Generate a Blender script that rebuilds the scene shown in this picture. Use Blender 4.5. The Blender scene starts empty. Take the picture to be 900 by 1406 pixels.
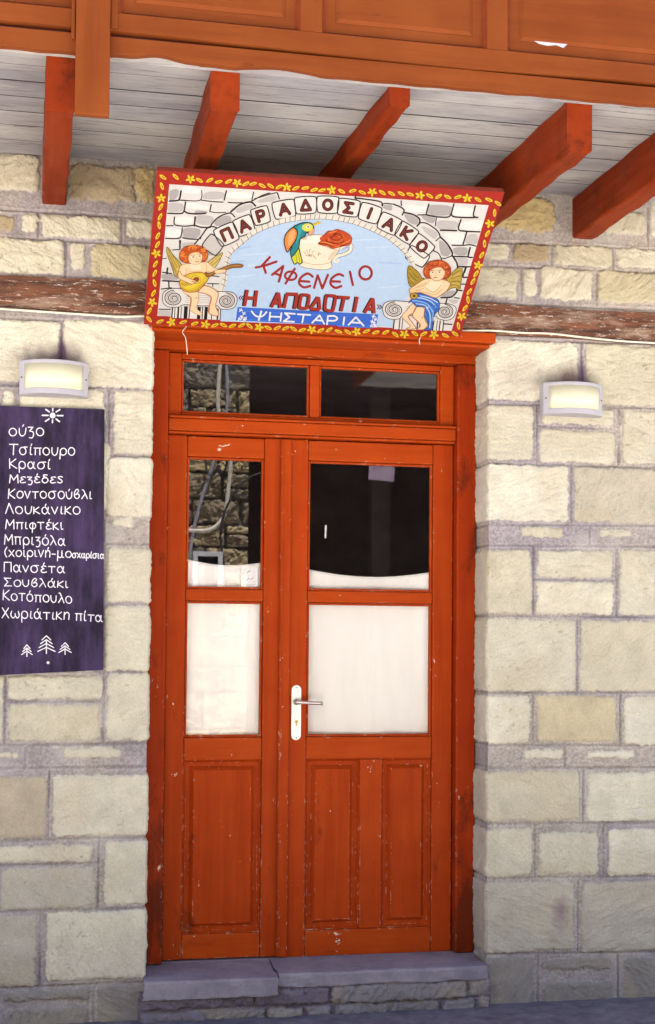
import bpy, math, random
import numpy as np
from mathutils import Vector, Matrix
sc = bpy.context.scene
COL = sc.collection

# ------------------------------------------------------------------ camera
F, YAW, PITCH, ROLL, SHY = 1880.50, math.radians(11.32126), math.radians(2.00814), math.radians(0.478158), 111.867
CAM = Vector((-1.0690, -5.4500, 1.3121))
_f = Vector((math.sin(YAW)*math.cos(PITCH), math.cos(YAW)*math.cos(PITCH), math.sin(PITCH)))
_r0 = Vector((math.cos(YAW), -math.sin(YAW), 0)); _u0 = _r0.cross(_f)
_r = math.cos(ROLL)*_r0 + math.sin(ROLL)*_u0
_u = -math.sin(ROLL)*_r0 + math.cos(ROLL)*_u0
cd = bpy.data.cameras.new('camera'); cam = bpy.data.objects.new('camera', cd); COL.objects.link(cam)
cd.sensor_fit = 'VERTICAL'; cd.sensor_height = 36; cd.sensor_width = 36; cd.lens = F/1406*36
cd.shift_y = SHY/1406; cd.clip_start = 0.05; cd.clip_end = 500
m3 = Matrix((_r, _u, -_f)).transposed()
cam.matrix_world = Matrix.Translation(CAM) @ m3.to_4x4()
sc.camera = cam

def ray(x, y): return _r*((x-450)/F) - _u*((y-703-SHY)/F) + _f
def P(x, y, Y):
    d = ray(x, y); return CAM + d*((Y-CAM.y)/d.y)

# ------------------------------------------------------------------ light
SUN_EL, SUN_AZ = math.radians(70), math.radians(12)      # sun high behind the cafe: the door side lies in shade
w = bpy.data.worlds.new('World'); sc.world = w; w.use_nodes = True
nt = w.node_tree; bg = nt.nodes['Background']
sky = nt.nodes.new('ShaderNodeTexSky'); sky.sky_type = 'NISHITA'; sky.sun_disc = False
sky.sun_elevation = SUN_EL; sky.sun_rotation = SUN_AZ
nt.links.new(sky.outputs[0], bg.inputs[0]); bg.inputs[1].default_value = 0.055
sd_ = bpy.data.lights.new('sun', 'SUN'); sd_.energy = 5.0; sd_.angle = math.radians(0.5); sd_.color = (1, .955, .89)
sun = bpy.data.objects.new('sun', sd_); COL.objects.link(sun)
sdir = Vector((math.sin(SUN_AZ)*math.cos(SUN_EL), math.cos(SUN_AZ)*math.cos(SUN_EL), math.sin(SUN_EL)))
sun.rotation_euler = sdir.to_track_quat('Z', 'Y').to_euler()
sc.view_settings.view_transform = 'Standard'; sc.view_settings.look = 'None'; sc.view_settings.gamma = 1
sc.view_settings.use_curve_mapping = False; sc.view_settings.exposure = 2.85
sc.render.engine = 'CYCLES'; sc.cycles.use_denoising = True
sc.cycles.max_bounces = 10; sc.cycles.diffuse_bounces = 6; sc.cycles.transparent_max_bounces = 16
sc.cycles.sample_clamp_indirect = 12

# ------------------------------------------------------------------ mesh and object helpers
ORIGIN = {}
class M:
    def __init__(s): s.v=[]; s.f=[]; s.c=[]
    def add(s, vs, fs, col=None):
        n=len(s.v); s.v += [tuple(a) for a in vs]
        for q in fs: s.f.append([n+i for i in q]); s.c.append(col or (1,1,1))
    def hexa(s, b, t, col=None):      # b, t: 4 points each, same winding
        s.add(list(b)+list(t), [(3,2,1,0),(4,5,6,7),(0,1,5,4),(1,2,6,5),(2,3,7,6),(3,0,4,7)], col)
    def box(s, x0,x1,y0,y1,z0,z1, col=None):
        s.hexa([(x0,y0,z0),(x1,y0,z0),(x1,y1,z0),(x0,y1,z0)], [(x0,y0,z1),(x1,y0,z1),(x1,y1,z1),(x0,y1,z1)], col)
    def tube(s, pts, r, n=8, col=None):
        pts=[Vector(p) for p in pts]; rings=[]
        for i,p in enumerate(pts):
            t=(pts[min(i+1,len(pts)-1)]-pts[max(i-1,0)]).normalized()
            a=Vector((0,0,1)) if abs(t.z)<.9 else Vector((0,1,0))
            e1=t.cross(a).normalized(); e2=t.cross(e1)
            rr=r[i] if isinstance(r,(list,tuple)) else r
            rings.append([p+e1*rr*math.cos(2*math.pi*k/n)+e2*rr*math.sin(2*math.pi*k/n) for k in range(n)])
        vs=[q for g in rings for q in g]; fs=[]
        for i in range(len(pts)-1):
            for k in range(n):
                fs.append((i*n+k,i*n+(k+1)%n,(i+1)*n+(k+1)%n,(i+1)*n+k))
        fs.append(tuple(range(n))[::-1]); fs.append(tuple((len(pts)-1)*n+k for k in range(n)))
        s.add(vs,fs,col)
def link(o, parent=None):
    COL.objects.link(o)
    if parent is not None: o.parent = parent
    return o
def world_origin(o):
    v=Vector((0,0,0))
    while o is not None:
        v=v+Vector(ORIGIN.get(o.name,(0,0,0))); o=o.parent
    return v
def build(name, m, mat, parent=None, bevel=0, smooth=False, seg=2):
    off = world_origin(parent) if parent is not None else Vector((0,0,0))
    me = bpy.data.meshes.new(name)
    me.from_pydata([tuple(Vector(p)-off) for p in m.v], [], m.f)
    if any(c!=(1,1,1) for c in m.c):
        at = me.color_attributes.new('Col','FLOAT_COLOR','CORNER')
        data=[]
        for fc,c in zip(m.f,m.c): data += [c[0],c[1],c[2],1.0]*len(fc)
        at.data.foreach_set('color', data)
    me.materials.append(mat)
    if smooth: me.polygons.foreach_set('use_smooth',[True]*len(me.polygons))
    me.update()
    o = bpy.data.objects.new(name, me); link(o, parent)
    if bevel:
        b=o.modifiers.new('bevel','BEVEL'); b.width=bevel; b.segments=seg; b.limit_method='ANGLE'; b.angle_limit=math.radians(35)
    return o
def tag(o, label=None, cat=None, group=None, kind=None):
    if label: o['label']=label
    if cat: o['category']=cat
    if group: o['group']=group
    if cat and not kind: kind='thing'
    if kind: o['kind']=kind
    return o
def thing(name, label, cat, loc, group=None):
    o=bpy.data.objects.new(name,None); o.empty_display_size=.1; o.location=loc; ORIGIN[o.name]=tuple(loc); link(o)
    return tag(o,label,cat,group)

# ------------------------------------------------------------------ numpy noise
def vnoise(x, y, seed=0):
    xi=np.floor(x).astype(np.int64); yi=np.floor(y).astype(np.int64); xf=x-xi; yf=y-yi
    def h(a,b):
        n=(a*374761393+b*668265263+seed*1442695041) & 0xffffffff
        n=((n^(n>>13))*1274126177) & 0xffffffff
        return ((n^(n>>16)) & 0xffff)/65535.0
    u=xf*xf*(3-2*xf); v=yf*yf*(3-2*yf)
    return (h(xi,yi)*(1-u)+h(xi+1,yi)*u)*(1-v)+(h(xi,yi+1)*(1-u)+h(xi+1,yi+1)*u)*v
def fbm(x,y,seed=0,o=4,g=.5):
    t=0;a=1;s=0
    for i in range(o):
        t=t+a*vnoise(x*2**i+17.3*i,y*2**i-9.1*i,seed+i); s+=a; a*=g
    return t/s

# ------------------------------------------------------------------ materials
class NT:
    def __init__(s,name):
        s.m=bpy.data.materials.new(name); s.m.use_nodes=True; s.t=s.m.node_tree
        s.b=s.t.nodes['Principled BSDF']; s.out=s.t.nodes['Material Output']
    def n(s,typ,ins=None,**kw):
        d=s.t.nodes.new('ShaderNode'+typ)
        for k,v in kw.items(): setattr(d,k,v)
        for k,v in (ins or {}).items():
            if hasattr(v,'links') or isinstance(v,bpy.types.NodeSocket): s.t.links.new(v,d.inputs[k])
            else: d.inputs[k].default_value=v
        return d
    def set(s,**kw):
        for k,v in kw.items():
            k=k.replace('_',' ')
            if isinstance(v,bpy.types.NodeSocket): s.t.links.new(v,s.b.inputs[k])
            else: s.b.inputs[k].default_value=v
    def noise(s,scale,detail=4,rough=.55,map=(1,1,1),loc=(0,0,0)):
        tc=s.n('TexCoord'); mp=s.n('Mapping',{'Vector':tc.outputs['Object'],'Scale':map,'Location':loc})
        return s.n('TexNoise',{'Vector':mp.outputs[0],'Scale':scale,'Detail':detail,'Roughness':rough}).outputs[0]
    def ramp(s,fac,p0,p1): return s.n('MapRange',{'Value':fac,'From Min':p0,'From Max':p1}).outputs[0]
    def mix(s,fac,a,b,mode='MIX'):
        d=s.n('Mix',data_type='RGBA',blend_type=mode)
        for i,v in ((0,fac),(6,a),(7,b)):
            if isinstance(v,bpy.types.NodeSocket): s.t.links.new(v,d.inputs[i])
            else: d.inputs[i].default_value=(tuple(v)+(1,))[:4] if i else v
        return d.outputs[2]
    def math(s,op,a,b):
        d=s.n('Math',operation=op)
        for i,v in enumerate((a,b)):
            if isinstance(v,bpy.types.NodeSocket): s.t.links.new(v,d.inputs[i])
            else: d.inputs[i].default_value=v
        return d.outputs[0]
    def bump(s,h,strength=.3,dist=.002):
        return s.n('Bump',{'Height':h,'Strength':strength,'Distance':dist}).outputs[0]

def paint(name, col, col2, grain='z', chips=.66, chipcol=(.62,.5,.38), rough=.42, dark=(.07,.012,.005), darkamt=.64, edge=0, lowamt=.05):
    k=NT(name)
    g={'z':(1,1,.06),'x':(.06,1,1),'y':(1,.06,1)}[grain]
    lowz=k.n('MapRange',{'Value':k.n('SeparateXYZ',{0:k.n('NewGeometry').outputs['Position']}).outputs['Z'],'From Min':.9,'From Max':.0,'To Min':.0,'To Max':lowamt}).outputs[0]
    big=k.noise(5,5,.6); gr=k.noise(160,4,.6,g); mid=k.noise(26,5,.65,g)
    c=k.mix(k.ramp(big,.3,.72),col,col2)
    c=k.mix(k.ramp(mid,.45,.8),c,tuple(x*.84 for x in col))
    c=k.mix(k.math('MULTIPLY',k.ramp(k.noise(9,6,.7,tuple((.35+.65*q) for q in g),(3,1,2)),k.math('SUBTRACT',darkamt,lowz),k.math('SUBTRACT',darkamt+.12,lowz)),.75),c,dark)
    chip=k.ramp(k.math('ADD',k.math('MULTIPLY',k.noise(55,6,.7,tuple((.5+.5*q) for q in g)),.6),k.math('MULTIPLY',k.noise(7,3,.5,(1,1,1),(5,5,5)),.4)),chips,chips+.012)
    if edge:
        bv=k.n('Bevel',{'Radius':.005},samples=3); geo=k.n('NewGeometry'); dt=k.n('VectorMath',{0:bv.outputs[0],1:geo.outputs['Normal']},operation='DOT_PRODUCT').outputs['Value']
        ed=k.ramp(dt,.985,.93); low=k.n('MapRange',{'Value':k.n('SeparateXYZ',{0:geo.outputs['Position']}).outputs['Z'],'From Min':1.2,'From Max':.3,'To Min':.0,'To Max':.05}).outputs[0]
        wn=k.ramp(k.math('ADD',k.noise(34,6,.75,(1,1,1),(2,7,1)),low),.60,.64); chip=k.math('MAXIMUM',chip,k.math('MULTIPLY',k.math('MULTIPLY',ed,wn),edge))
    c=k.mix(chip,c,chipcol)
    k.set(Base_Color=c,Roughness=k.ramp(mid,-.6,1.6))
    k.b.inputs['Specular IOR Level'].default_value=.06
    hgt=k.math('SUBTRACT',k.math('ADD',k.math('MULTIPLY',gr,.5),mid),k.math('MULTIPLY',chip,.8))
    k.set(Normal=k.bump(hgt,.35,.0016))
    return k.m
RED=(.29,.030,.003); RED2=(.35,.046,.0045)
red_v=paint('red_paint_upright',RED,RED2,'z',.64,edge=.9); red_h=paint('red_paint_level',(.31,.036,.0035),(.37,.052,.005),'x',.64,edge=.9)
red_worn=paint('red_paint_worn_jamb',(.25,.022,.003),(.31,.034,.004),'z',.65,edge=.9,darkamt=.57,lowamt=.20)
ORG=(.165,.038,.009); ORG2=(.205,.052,.013)
org_x=paint('orange_paint_level',ORG,ORG2,'x',.70,(.6,.58,.55)); org_z=paint('orange_paint_upright',ORG,ORG2,'z',.71)
beam_m=paint('red_brown_beam_paint',(.165,.019,.004),(.225,.032,.006),'y',.72,darkamt=.55)

def attr_mat(name, rough=.9, var=.12, sc_=90, bump=.5, bd=.002, spec=.3, sc2=300, gain=1):
    k=NT(name); a=k.n('Attribute',attribute_name='Col').outputs['Color']
    n1=k.noise(sc_,5,.65); n2=k.noise(sc2,3,.6)
    v=k.ramp(n1,.25,.75)
    c=k.mix(v,a,a); hs=k.n('HueSaturation',{'Color':a,'Value':k.n('MapRange',{'Value':n1,'From Min':.25,'From Max':.75,'To Min':gain*(1-var),'To Max':gain*(1+var)}).outputs[0]})
    k.t.links.new(hs.outputs[0],k.b.inputs['Base Color'])
    k.set(Roughness=rough); k.b.inputs['Specular IOR Level'].default_value=spec
    k.set(Normal=k.bump(k.math('ADD',n1,k.math('MULTIPLY',n2,.5)),bump,bd))
    return k.m
stone_m=attr_mat('stone_and_mortar',.95,.15,130,.9,.006)
sign_m=attr_mat('sign_paint',.38,.05,60,.08,.0006,.4,gain=.53)
chalk_m=NT('chalk_paint'); chalk_m.set(Base_Color=chalk_m.mix(chalk_m.ramp(chalk_m.noise(120,4),.3,.55),(.42,.39,.47),(.68,.66,.70)),Roughness=.8); chalk_m=chalk_m.m

def plain(name,col,rough=.5,metal=0,var=.0,scale=30,spec=.5,bump=0):
    k=NT(name)
    if var:
        n=k.noise(scale,5,.6); c=k.mix(k.ramp(n,.3,.7),tuple(x*(1-var) for x in col),tuple(min(1,x*(1+var)) for x in col)); k.set(Base_Color=c)
        if bump: k.set(Normal=k.bump(n,bump,.003))
    else: k.set(Base_Color=tuple(col)+(1,))
    k.set(Roughness=rough,Metallic=metal); k.b.inputs['Specular IOR Level'].default_value=spec
    return k.m
lamp_white=plain('lamp_housing_white',(.37,.35,.395),.4,0,.05,20)
lamp_cream=plain('lamp_diffuser_cream',(.62,.59,.43),.35,0,.03,12)
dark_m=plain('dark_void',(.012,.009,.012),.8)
plate_m=plain('handle_plate_enamel',(.80,.78,.68),.28,.15,.04,40)
lever_m=plain('lever_steel',(.62,.52,.46),.28,.9)
brass_m=plain('keyhole_brass',(.38,.27,.08),.4,.6)
screw_m=plain('screw_dark',(.05,.045,.05),.5,.4)
card_m=plain('card_white',(.80,.79,.82),.7,0,.03,40)
note_m=plain('paper_grey_violet',(.17,.13,.20),.8,0,.06,60)
cord_m=plain('cord_cream',(.72,.64,.52),.6,0,.15,50)
wire_m=plain('pale_wire',(.62,.55,.47),.5)
inner_m=plain('interior_brown',(.19,.145,.185),.85,0,.3,3)
pipe_m=plain('pipe_pale',(.62,.56,.48),.55,0,.15,8); pipe2_m=plain('pipe_grey',(.30,.29,.33),.5,0,.1,8)
cable_m=plain('cable_black',(.02,.018,.022),.6); meter_m=plain('meter_box_grey',(.55,.54,.58),.5,0,.1,9)

k=NT('window_glass')
tr=k.n('BsdfTransparent',{'Color':(.99,.99,.99,1)}); gl=k.n('BsdfGlossy',{'Color':(1,1,1,1),'Roughness':.0})
fr=k.n('Fresnel',{'IOR':1.53}); mx=k.n('MixShader',{0:fr.outputs[0],1:tr.outputs[0],2:gl.outputs[0]})
k.t.links.new(mx.outputs[0],k.out.inputs[0]); glass_m=k.m

k=NT('curtain_cloth'); k.set(Base_Color=k.mix(k.ramp(k.noise(14,4,.6,(1,1,.15)),.3,.7),(.86,.85,.85),(.92,.91,.90)),Roughness=.9); k.b.inputs['Specular IOR Level'].default_value=.1
k.set(Normal=k.bump(k.noise(9,4,.6,(1,1,.3)),.35,.012)); cloth_m=k.m

k=NT('chalkboard_violet')
n1=k.noise(24,5,.7,(1,1,.16)); n2=k.noise(7,5,.65,(1,1,.5))
c=k.mix(k.ramp(k.math('ADD',k.math('MULTIPLY',n1,.5),k.math('MULTIPLY',n2,.5)),.42,.66),(.013,.007,.022),(.060,.034,.10)); c=k.mix(k.ramp(k.noise(60,6,.75),.62,.8),c,(.012,.008,.02))
k.set(Base_Color=c,Roughness=.75,Normal=k.bump(n1,.25,.002)); k.b.inputs['Specular IOR Level'].default_value=.2; board_m=k.m

k=NT('weathered_beam')
g=k.noise(45,6,.7,(.07,1,1)); g2=k.noise(14,6,.7,(.25,1,1),(2,0,0)); sp=k.noise(120,6,.8,(.16,1,1),(4,2,9))
c=k.mix(k.ramp(g,.36,.62),(.022,.008,.006),(.17,.060,.026)); c=k.mix(k.ramp(g2,.50,.64),c,(.25,.165,.12)); c=k.mix(k.ramp(sp,.585,.61),c,(.50,.44,.39))
k.set(Base_Color=c,Roughness=.85,Normal=k.bump(k.math('ADD',g,k.math('MULTIPLY',sp,.5)),.8,.006)); timber_m=k.m

k=NT('soffit_white_boards')
g=k.noise(90,5,.65,(.05,1,1)); b=k.noise(9,6,.7,(.25,1,1),(1,3,0)); st=k.noise(26,7,.8,(.12,1,1),(7,0,2)); pat=k.noise(3,5,.6,(.4,1,1))
c=k.mix(k.ramp(b,.3,.7),(.21,.20,.22),(.32,.31,.325)); c=k.mix(k.ramp(pat,.42,.68),c,(.44,.425,.40)); c=k.mix(k.math('MULTIPLY',k.ramp(st,.56,.66),.9),c,(.09,.075,.08)); c=k.mix(k.math('MULTIPLY',k.ramp(g,.56,.70),.6),c,(.08,.065,.07))
k.set(Base_Color=c,Roughness=.75,Normal=k.bump(k.math('ADD',g,b),.6,.004)); k.b.inputs['Specular IOR Level'].default_value=.25; soffit_m=k.m

def slabmat(name,a,b,d,scale=9):
    k=NT(name); n=k.noise(scale,7,.7); n2=k.noise(55,5,.7); n3=k.noise(3.1,5,.6,(1,1,1),(4,4,1))
    c=k.mix(k.ramp(n,.35,.66),a,b); c=k.mix(k.math('MULTIPLY',k.ramp(n3,.5,.66),.6),c,d); c=k.mix(k.math('MULTIPLY',k.ramp(n2,.58,.75),.6),c,tuple(x*.5 for x in a))
    k.set(Base_Color=c,Roughness=.85,Normal=k.bump(k.math('ADD',n2,n),.55,.006)); k.b.inputs['Specular IOR Level'].default_value=.25
    return k.m
step_m=slabmat('step_stone_violet',(.21,.185,.225),(.30,.27,.305),(.15,.13,.175)); stepface_m=slabmat('step_edge_stone',(.40,.37,.35),(.50,.46,.43),(.30,.265,.275),14)
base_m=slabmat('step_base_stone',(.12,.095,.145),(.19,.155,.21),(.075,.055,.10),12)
pave_m=slabmat('pavement_violet_stone',(.10,.086,.118),(.20,.175,.205),(.055,.046,.068),11)
street_m=slabmat('street_pale_stone',(.52,.495,.46),(.60,.57,.53),(.44,.42,.39),2)

# ------------------------------------------------------------------ ground
GZ=-.172
def sheet(name,x0,x1,y0,y1,z,mat,t=.25):
    m=M(); m.box(x0,x1,y0,y1,z-t,z); return build(name,m,mat)
tag(sheet('ground',-90,90,-90,90,GZ-.012,plain('earth',(.30,.27,.22),.9,0,.2,.6)),kind='structure')
tag(sheet('street',-30,30,-8.7,-.85,GZ-.004,street_m,.004),kind='structure')  # unseen street, made pale to bounce sunlight onto the shaded front
tag(sheet('pavement',-30,30,-.85,.02,GZ,pave_m,.006),kind='structure')

# ------------------------------------------------------------------ the masonry
WL,WR=-.700,.705                     # door opening in the wall
CREAM=[(.53,.49,.39),(.585,.545,.445),(.51,.47,.37),(.565,.525,.42),(.485,.44,.335)]
TAN=(.33,.255,.16); OCHRE=(.42,.32,.155); DIRTY=(.26,.235,.215); GREYED=(.42,.385,.32)
STONES=[]; JOINTS=[]
rng=random.Random(5)
def px_rect(x0,y0,x1,y1):
    a=P(x0,(y0+y1)/2,0).x; b=P(x1,(y0+y1)/2,0).x; t=P((x0+x1)/2,y0,0).z; bt=P((x0+x1)/2,y1,0).z
    return a,b,bt,t
def stone(x0,y0,x1,y1,kind='n',col=None):
    a,b,z0,z1=px_rect(x0,y0,x1,y1)
    if x0<=0: a-=rng.uniform(.05,.3)
    if x1>=900: b+=rng.uniform(.05,.3)
    if 199<=x1<=207: b=WL+.03
    if 669<=x0<=672: a=WR-.03
    STONES.append((a,b,z0,z1,kind,col or rng.choice(CREAM),rng.randrange(9999)))
def hj(y,x0,x1,y2=None):
    a=P(x0,y,0); b=P(x1,y if y2 is None else y2,0); z=(a.z+b.z)/2
    JOINTS.append((a.x if x0>0 else -1.6,z if y2 is None else a.z,b.x if x1<900 else 1.7,z if y2 is None else b.z))
def vj(x,y0,y1):
    a=P(x,y0,0); b=P(x,y1,0); JOINTS.append((a.x,a.z,a.x,b.z))
# left of the door, above the timber
for a in [(0,212,54,262,'r'),(95,229,186,276,'R',TAN),(186,232,213,279,'R',OCHRE),(0,296,20,316,'r',TAN),(31,295,51,318,'r'),(58,298,166,328,'r'),(174,304,212,328,'r'),
          (0,330,89,376,'r'),(97,335,118,369,'r'),(126,337,200,381,'r',(.46,.40,.26))]: stone(*a)
hj(288,0,205,300); hj(326,0,205,337); vj(53,292,328); vj(168,300,334); vj(91,331,380); vj(202,338,386)
# left, below the timber
for a in [(0,440,81,525),(88,441,206,531),(28,534,144,600),(5,537,19,600),(156,536,206,624),(0,605,150,700),(146,628,206,710),(153,711,182,723,'s'),(60,711,120,723,'s'),
          (0,752,140,830),(147,752,206,827),(0,836,140,920),(144,832,206,921),(11,928,140,960),(13,967,137,1017),(0,928,4,1018),(147,924,205,1016),
          (88,1026,167,1040,'s'),(0,1033,24,1040,'s'),(0,1066,64,1150,'n',(.40,.34,.255)),(73,1064,205,1147),(0,1161,128,1183),(2,1192,130,1247,'n',GREYED),(144,1154,205,1242),
          (0,1257,50,1354,'n',GREYED),(64,1251,202,1345),(4,1360,124,1373,'r',DIRTY),(7,1383,120,1425,'r',DIRTY),(135,1352,203,1405,'n',DIRTY)]: stone(*a)
hj(437,0,206,446); hj(529,0,206,534); hj(705,0,206,709); hj(745,0,206,747); hj(626,144,206); hj(829,0,206,829); hj(922,0,206,921)
hj(1024,0,206,1020); hj(1055,0,206,1052); hj(1155,0,206,1149); hj(1252,0,206,1246); hj(1357,0,206,1348); hj(963,8,142); hj(1188,0,134,1185)
vj(85,442,530); vj(150,534,626); vj(143,712,744); vj(35,1026,1052); vj(8,924,1021); vj(143,924,1021); vj(68,1058,1150); vj(136,1153,1246); vj(56,1254,1352); vj(129,1352,1412); vj(143,750,920)
# right of the door, above the timber
for a in [(676,271,760,316,'R',OCHRE),(815,290,886,320,'r'),(893,275,900,325,'r'),(662,334,698,357,'r'),(704,336,754,360,'r',TAN),(760,338,840,365,'r'),(846,342,900,367,'r'),
          (655,368,710,407,'r'),(718,369,737,405,'r'),(742,369,813,412,'r'),(821,373,900,416,'r',(.44,.39,.27))]: stone(*a)
hj(331,650,900,341); hj(364,650,900,373); hj(416,650,900,424); vj(758,334,366); vj(842,340,370); vj(716,367,414); vj(820,372,420); vj(890,285,338)
# right, below the timber
for a in [(671,468,793,550),(805,474,900,556),(671,557,732,631),(745,562,843,583,'r'),(741,591,844,635),(856,563,900,637),(671,639,780,715),(789,643,900,717,'n',(.44,.395,.31)),
          (714,724,773,737,'s'),(825,726,867,737,'s'),(671,755,729,842),(738,756,841,793),(736,799,842,843),(851,756,900,844),(671,850,790,949),(797,852,900,949),
          (671,955,727,1020),(738,955,846,1018,'n',(.47,.40,.265)),(857,957,900,1022),(720,1029,771,1041,'s'),(805,1030,872,1041,'s'),(671,1059,795,1127),(806,1061,900,1127),
          (671,1138,730,1203),(739,1142,821,1201,'r'),(836,1138,900,1202,'r'),(671,1211,788,1306,'n',GREYED),(799,1211,900,1306,'n',GREYED),
          (671,1314,730,1380,'n',DIRTY),(748,1314,838,1331,'r',DIRTY),(748,1348,840,1382,'r',DIRTY),(857,1314,900,1374,'n',DIRTY)]: stone(*a)
hj(466,660,900,470); hj(554,660,900,559); hj(636,660,900,641); hj(720,660,900,720); hj(748,660,900,749); hj(845,660,900,847); hj(951,660,900,950); hj(1023,660,900,1023); hj(1054,660,900,1054); hj(1131,660,900,1130); hj(1206,660,900,1204); hj(1310,660,900,1309)
hj(587,738,850); hj(796,733,847); vj(799,470,554); vj(738,557,636); vj(850,560,640); vj(785,640,718); vj(810,722,748); vj(733,751,845); vj(847,752,846); vj(793,850,950); vj(732,953,1022); vj(852,953,1022); vj(776,1025,1053); vj(801,1057,1130); vj(735,1133,1205); vj(829,1133,1204); vj(794,1208,1309); vj(739,1312,1385); vj(849,1312,1380)
# courses carried on beyond the frame, over the door and up the added upper wall
def fill(rows,x0,x1,seed,clear=None,hmin=.16):
    rr=random.Random(seed)
    for (z0,z1) in rows:
        x=x0
        JOINTS.append((x0,z0,x1,z0))
        while x<x1-.05:
            L=rr.uniform(.22,.48); e=min(x+L,x1)
            if x1-e<.12: e=x1
            STONES.append((x+.014,e-.014,z0+.014,z1-.014,rr.choice('nnnr'),rr.choice(CREAM+[TAN]),rr.randrange(9999)))
            JOINTS.append((e,z0,e,z1)); x=e
rl=[-.25,.0,.10,.26,.545,.83,.93,1.20,1.47,1.72,1.81,2.06,2.31,2.59]; ru=[2.73,2.86,2.98,3.2]
rows=list(zip(rl[:-1],rl[1:]))+list(zip(ru[:-1],ru[1:]))
fill(rows,-3.6,-1.62,11); fill(rows,1.75,3.6,12); fill(list(zip(ru[:-1],ru[1:])),WL+.05,WR-.1,13)
up=[3.26+.3*i for i in range(11)]

def seg_d(X,Z,j):
    x0,z0,x1,z1=j; dx,dz=x1-x0,z1-z0; L2=dx*dx+dz*dz+1e-9
    t=np.clip(((X-x0)*dx+(Z-z0)*dz)/L2,0,1); return np.hypot(X-x0-t*dx,Z-z0-t*dz)
def masonry(X,Z,stones,joints,stains=(),MORT=(.325,.292,.282)):
    n=len(X); h=.004*(fbm(X*6,Z*6,3)-.5)+.0022*(fbm(X*120,Z*120,4,2)-.5)
    mv=(.70+.56*fbm(X*9,Z*9,8,6,.62))[:,None]*(.74+.52*vnoise(X*150,Z*150,9))[:,None]
    wm=np.clip((fbm(X*2.2,Z*2.2,61,4)-.38)*4,0,1)[:,None]; col=np.array(MORT)[None,:]*(wm*np.array((1.08,1.06,.98))+(1-wm)*np.array((.92,.90,.98)))*mv
    pale=np.clip((fbm(X*7,Z*7,21,5)-.56)*7,0,1)[:,None]*.45; col=col*(1-pale)+np.array((.42,.385,.37))[None,:]*pale
    wob=.0035*(fbm(X*11,Z*11,33,3)-.5)*2
    dj=np.full(n,9.)
    for j in joints:
        pad=.03; s=np.where((X>min(j[0],j[2])-pad)&(X<max(j[0],j[2])+pad)&(Z>min(j[1],j[3])-pad)&(Z<max(j[1],j[3])+pad))[0]
        if len(s): dj[s]=np.minimum(dj[s],np.abs(seg_d(X[s],Z[s],j)+wob[s]))
    gr=np.exp(-(dj/.0036)**2)*np.clip(fbm(X*5,Z*5,41,3)*2.2-.35,0.15,1); rg=np.exp(-((dj-.0095)/.004)**2)
    h=h-.007*gr+.0025*rg
    col=col*(1-.25*gr)[:,None]*(1+.10*rg)[:,None]
    for (a,b,z0,z1,kind,c,sdn) in stones:
        s=np.where((X>a-.03)&(X<b+.03)&(Z>z0-.03)&(Z<z1+.03))[0]
        if not len(s): continue
        x=X[s];z=Z[s]; cx,cz=(a+b)/2,(z0+z1)/2; hw,hz=(b-a)/2,(z1-z0)/2; r=min(.018,hw*.5,hz*.5)
        qx=np.abs(x-cx)-hw+r; qz=np.abs(z-cz)-hz+r
        sd=np.hypot(np.maximum(qx,0),np.maximum(qz,0))+np.minimum(np.maximum(qx,qz),0)-r
        amp={'n':.009,'r':.012,'R':.022,'s':.012}[kind]
        sd=sd+amp*(fbm(x*26,z*26,sdn,4,.6)-.5)*2+.006*(vnoise(x*110,z*110,sdn+5)-.5)
        m=np.clip(.5-sd/.0034,0,1); d=np.maximum(-sd,0); pith=np.clip((fbm(x*5,z*5,sdn+13,3)-.50)*5,0,1)*np.clip((fbm(x*75,z*75,sdn+11,2)-.73)*7,0,1)*.003+np.clip((fbm(x*9,z*9,sdn+15,4)-.62)*6,0,1)*.004
        rough={'n':.008,'r':.012,'R':.026,'s':.003}[kind]
        ang=(sdn%7-3)*.35; xr=x*math.cos(ang)+z*math.sin(ang); zr=-x*math.sin(ang)+z*math.cos(ang)
        hs=.003-pith+.0065*(1-np.exp(-d/.005))+rough*(fbm(x*11,z*11,sdn+1,5,.55)-.5)+.011*(fbm(xr*20,zr*62,sdn+2,4,.6)-.5)
        if kind in 'rR': hs=hs+rough*.7*np.abs(fbm(x*16,z*16,sdn+3,4)-.5)
        h[s]=h[s]*(1-m)+hs*m
        tint=(.80+.40*fbm(x*14,z*14,sdn+7,6,.65))[:,None]
        cc=np.array(c)[None,:]*tint
        yl=np.clip((fbm(x*6,z*6,sdn+9,4)-.52)*5,0,1)[:,None]*.35; cc=cc*(1-yl)+np.array((.44,.37,.25))[None,:]*yl
        pz=np.clip((fbm(x*5,z*5,sdn+13,3)-.50)*5,0,1)*np.clip((fbm(x*75,z*75,sdn+11,2)-.73)*7,0,1); pit=pz[:,None]*.5; cc=cc*(1-pit*.6)
        edge=np.exp(-d/.006)[:,None]*.15; cc=cc*(1-edge)+np.array((.40,.37,.35))[None,:]*edge
        col[s]=col[s]*(1-m)[:,None]+cc*m[:,None]
    for (sx,sz,rx,rz,c,amt) in stains:
        d=np.hypot((X-sx)/rx,(Z-sz)/rz)+.7*(fbm(X*20,Z*7,77,4)-.5)
        t=(np.clip(1-d,0,1)*amt)[:,None]; t=np.minimum(t,.9); col=col*(1-t)+np.array(c)[None,:]*t
    return h,np.clip(col,0,1)
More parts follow.
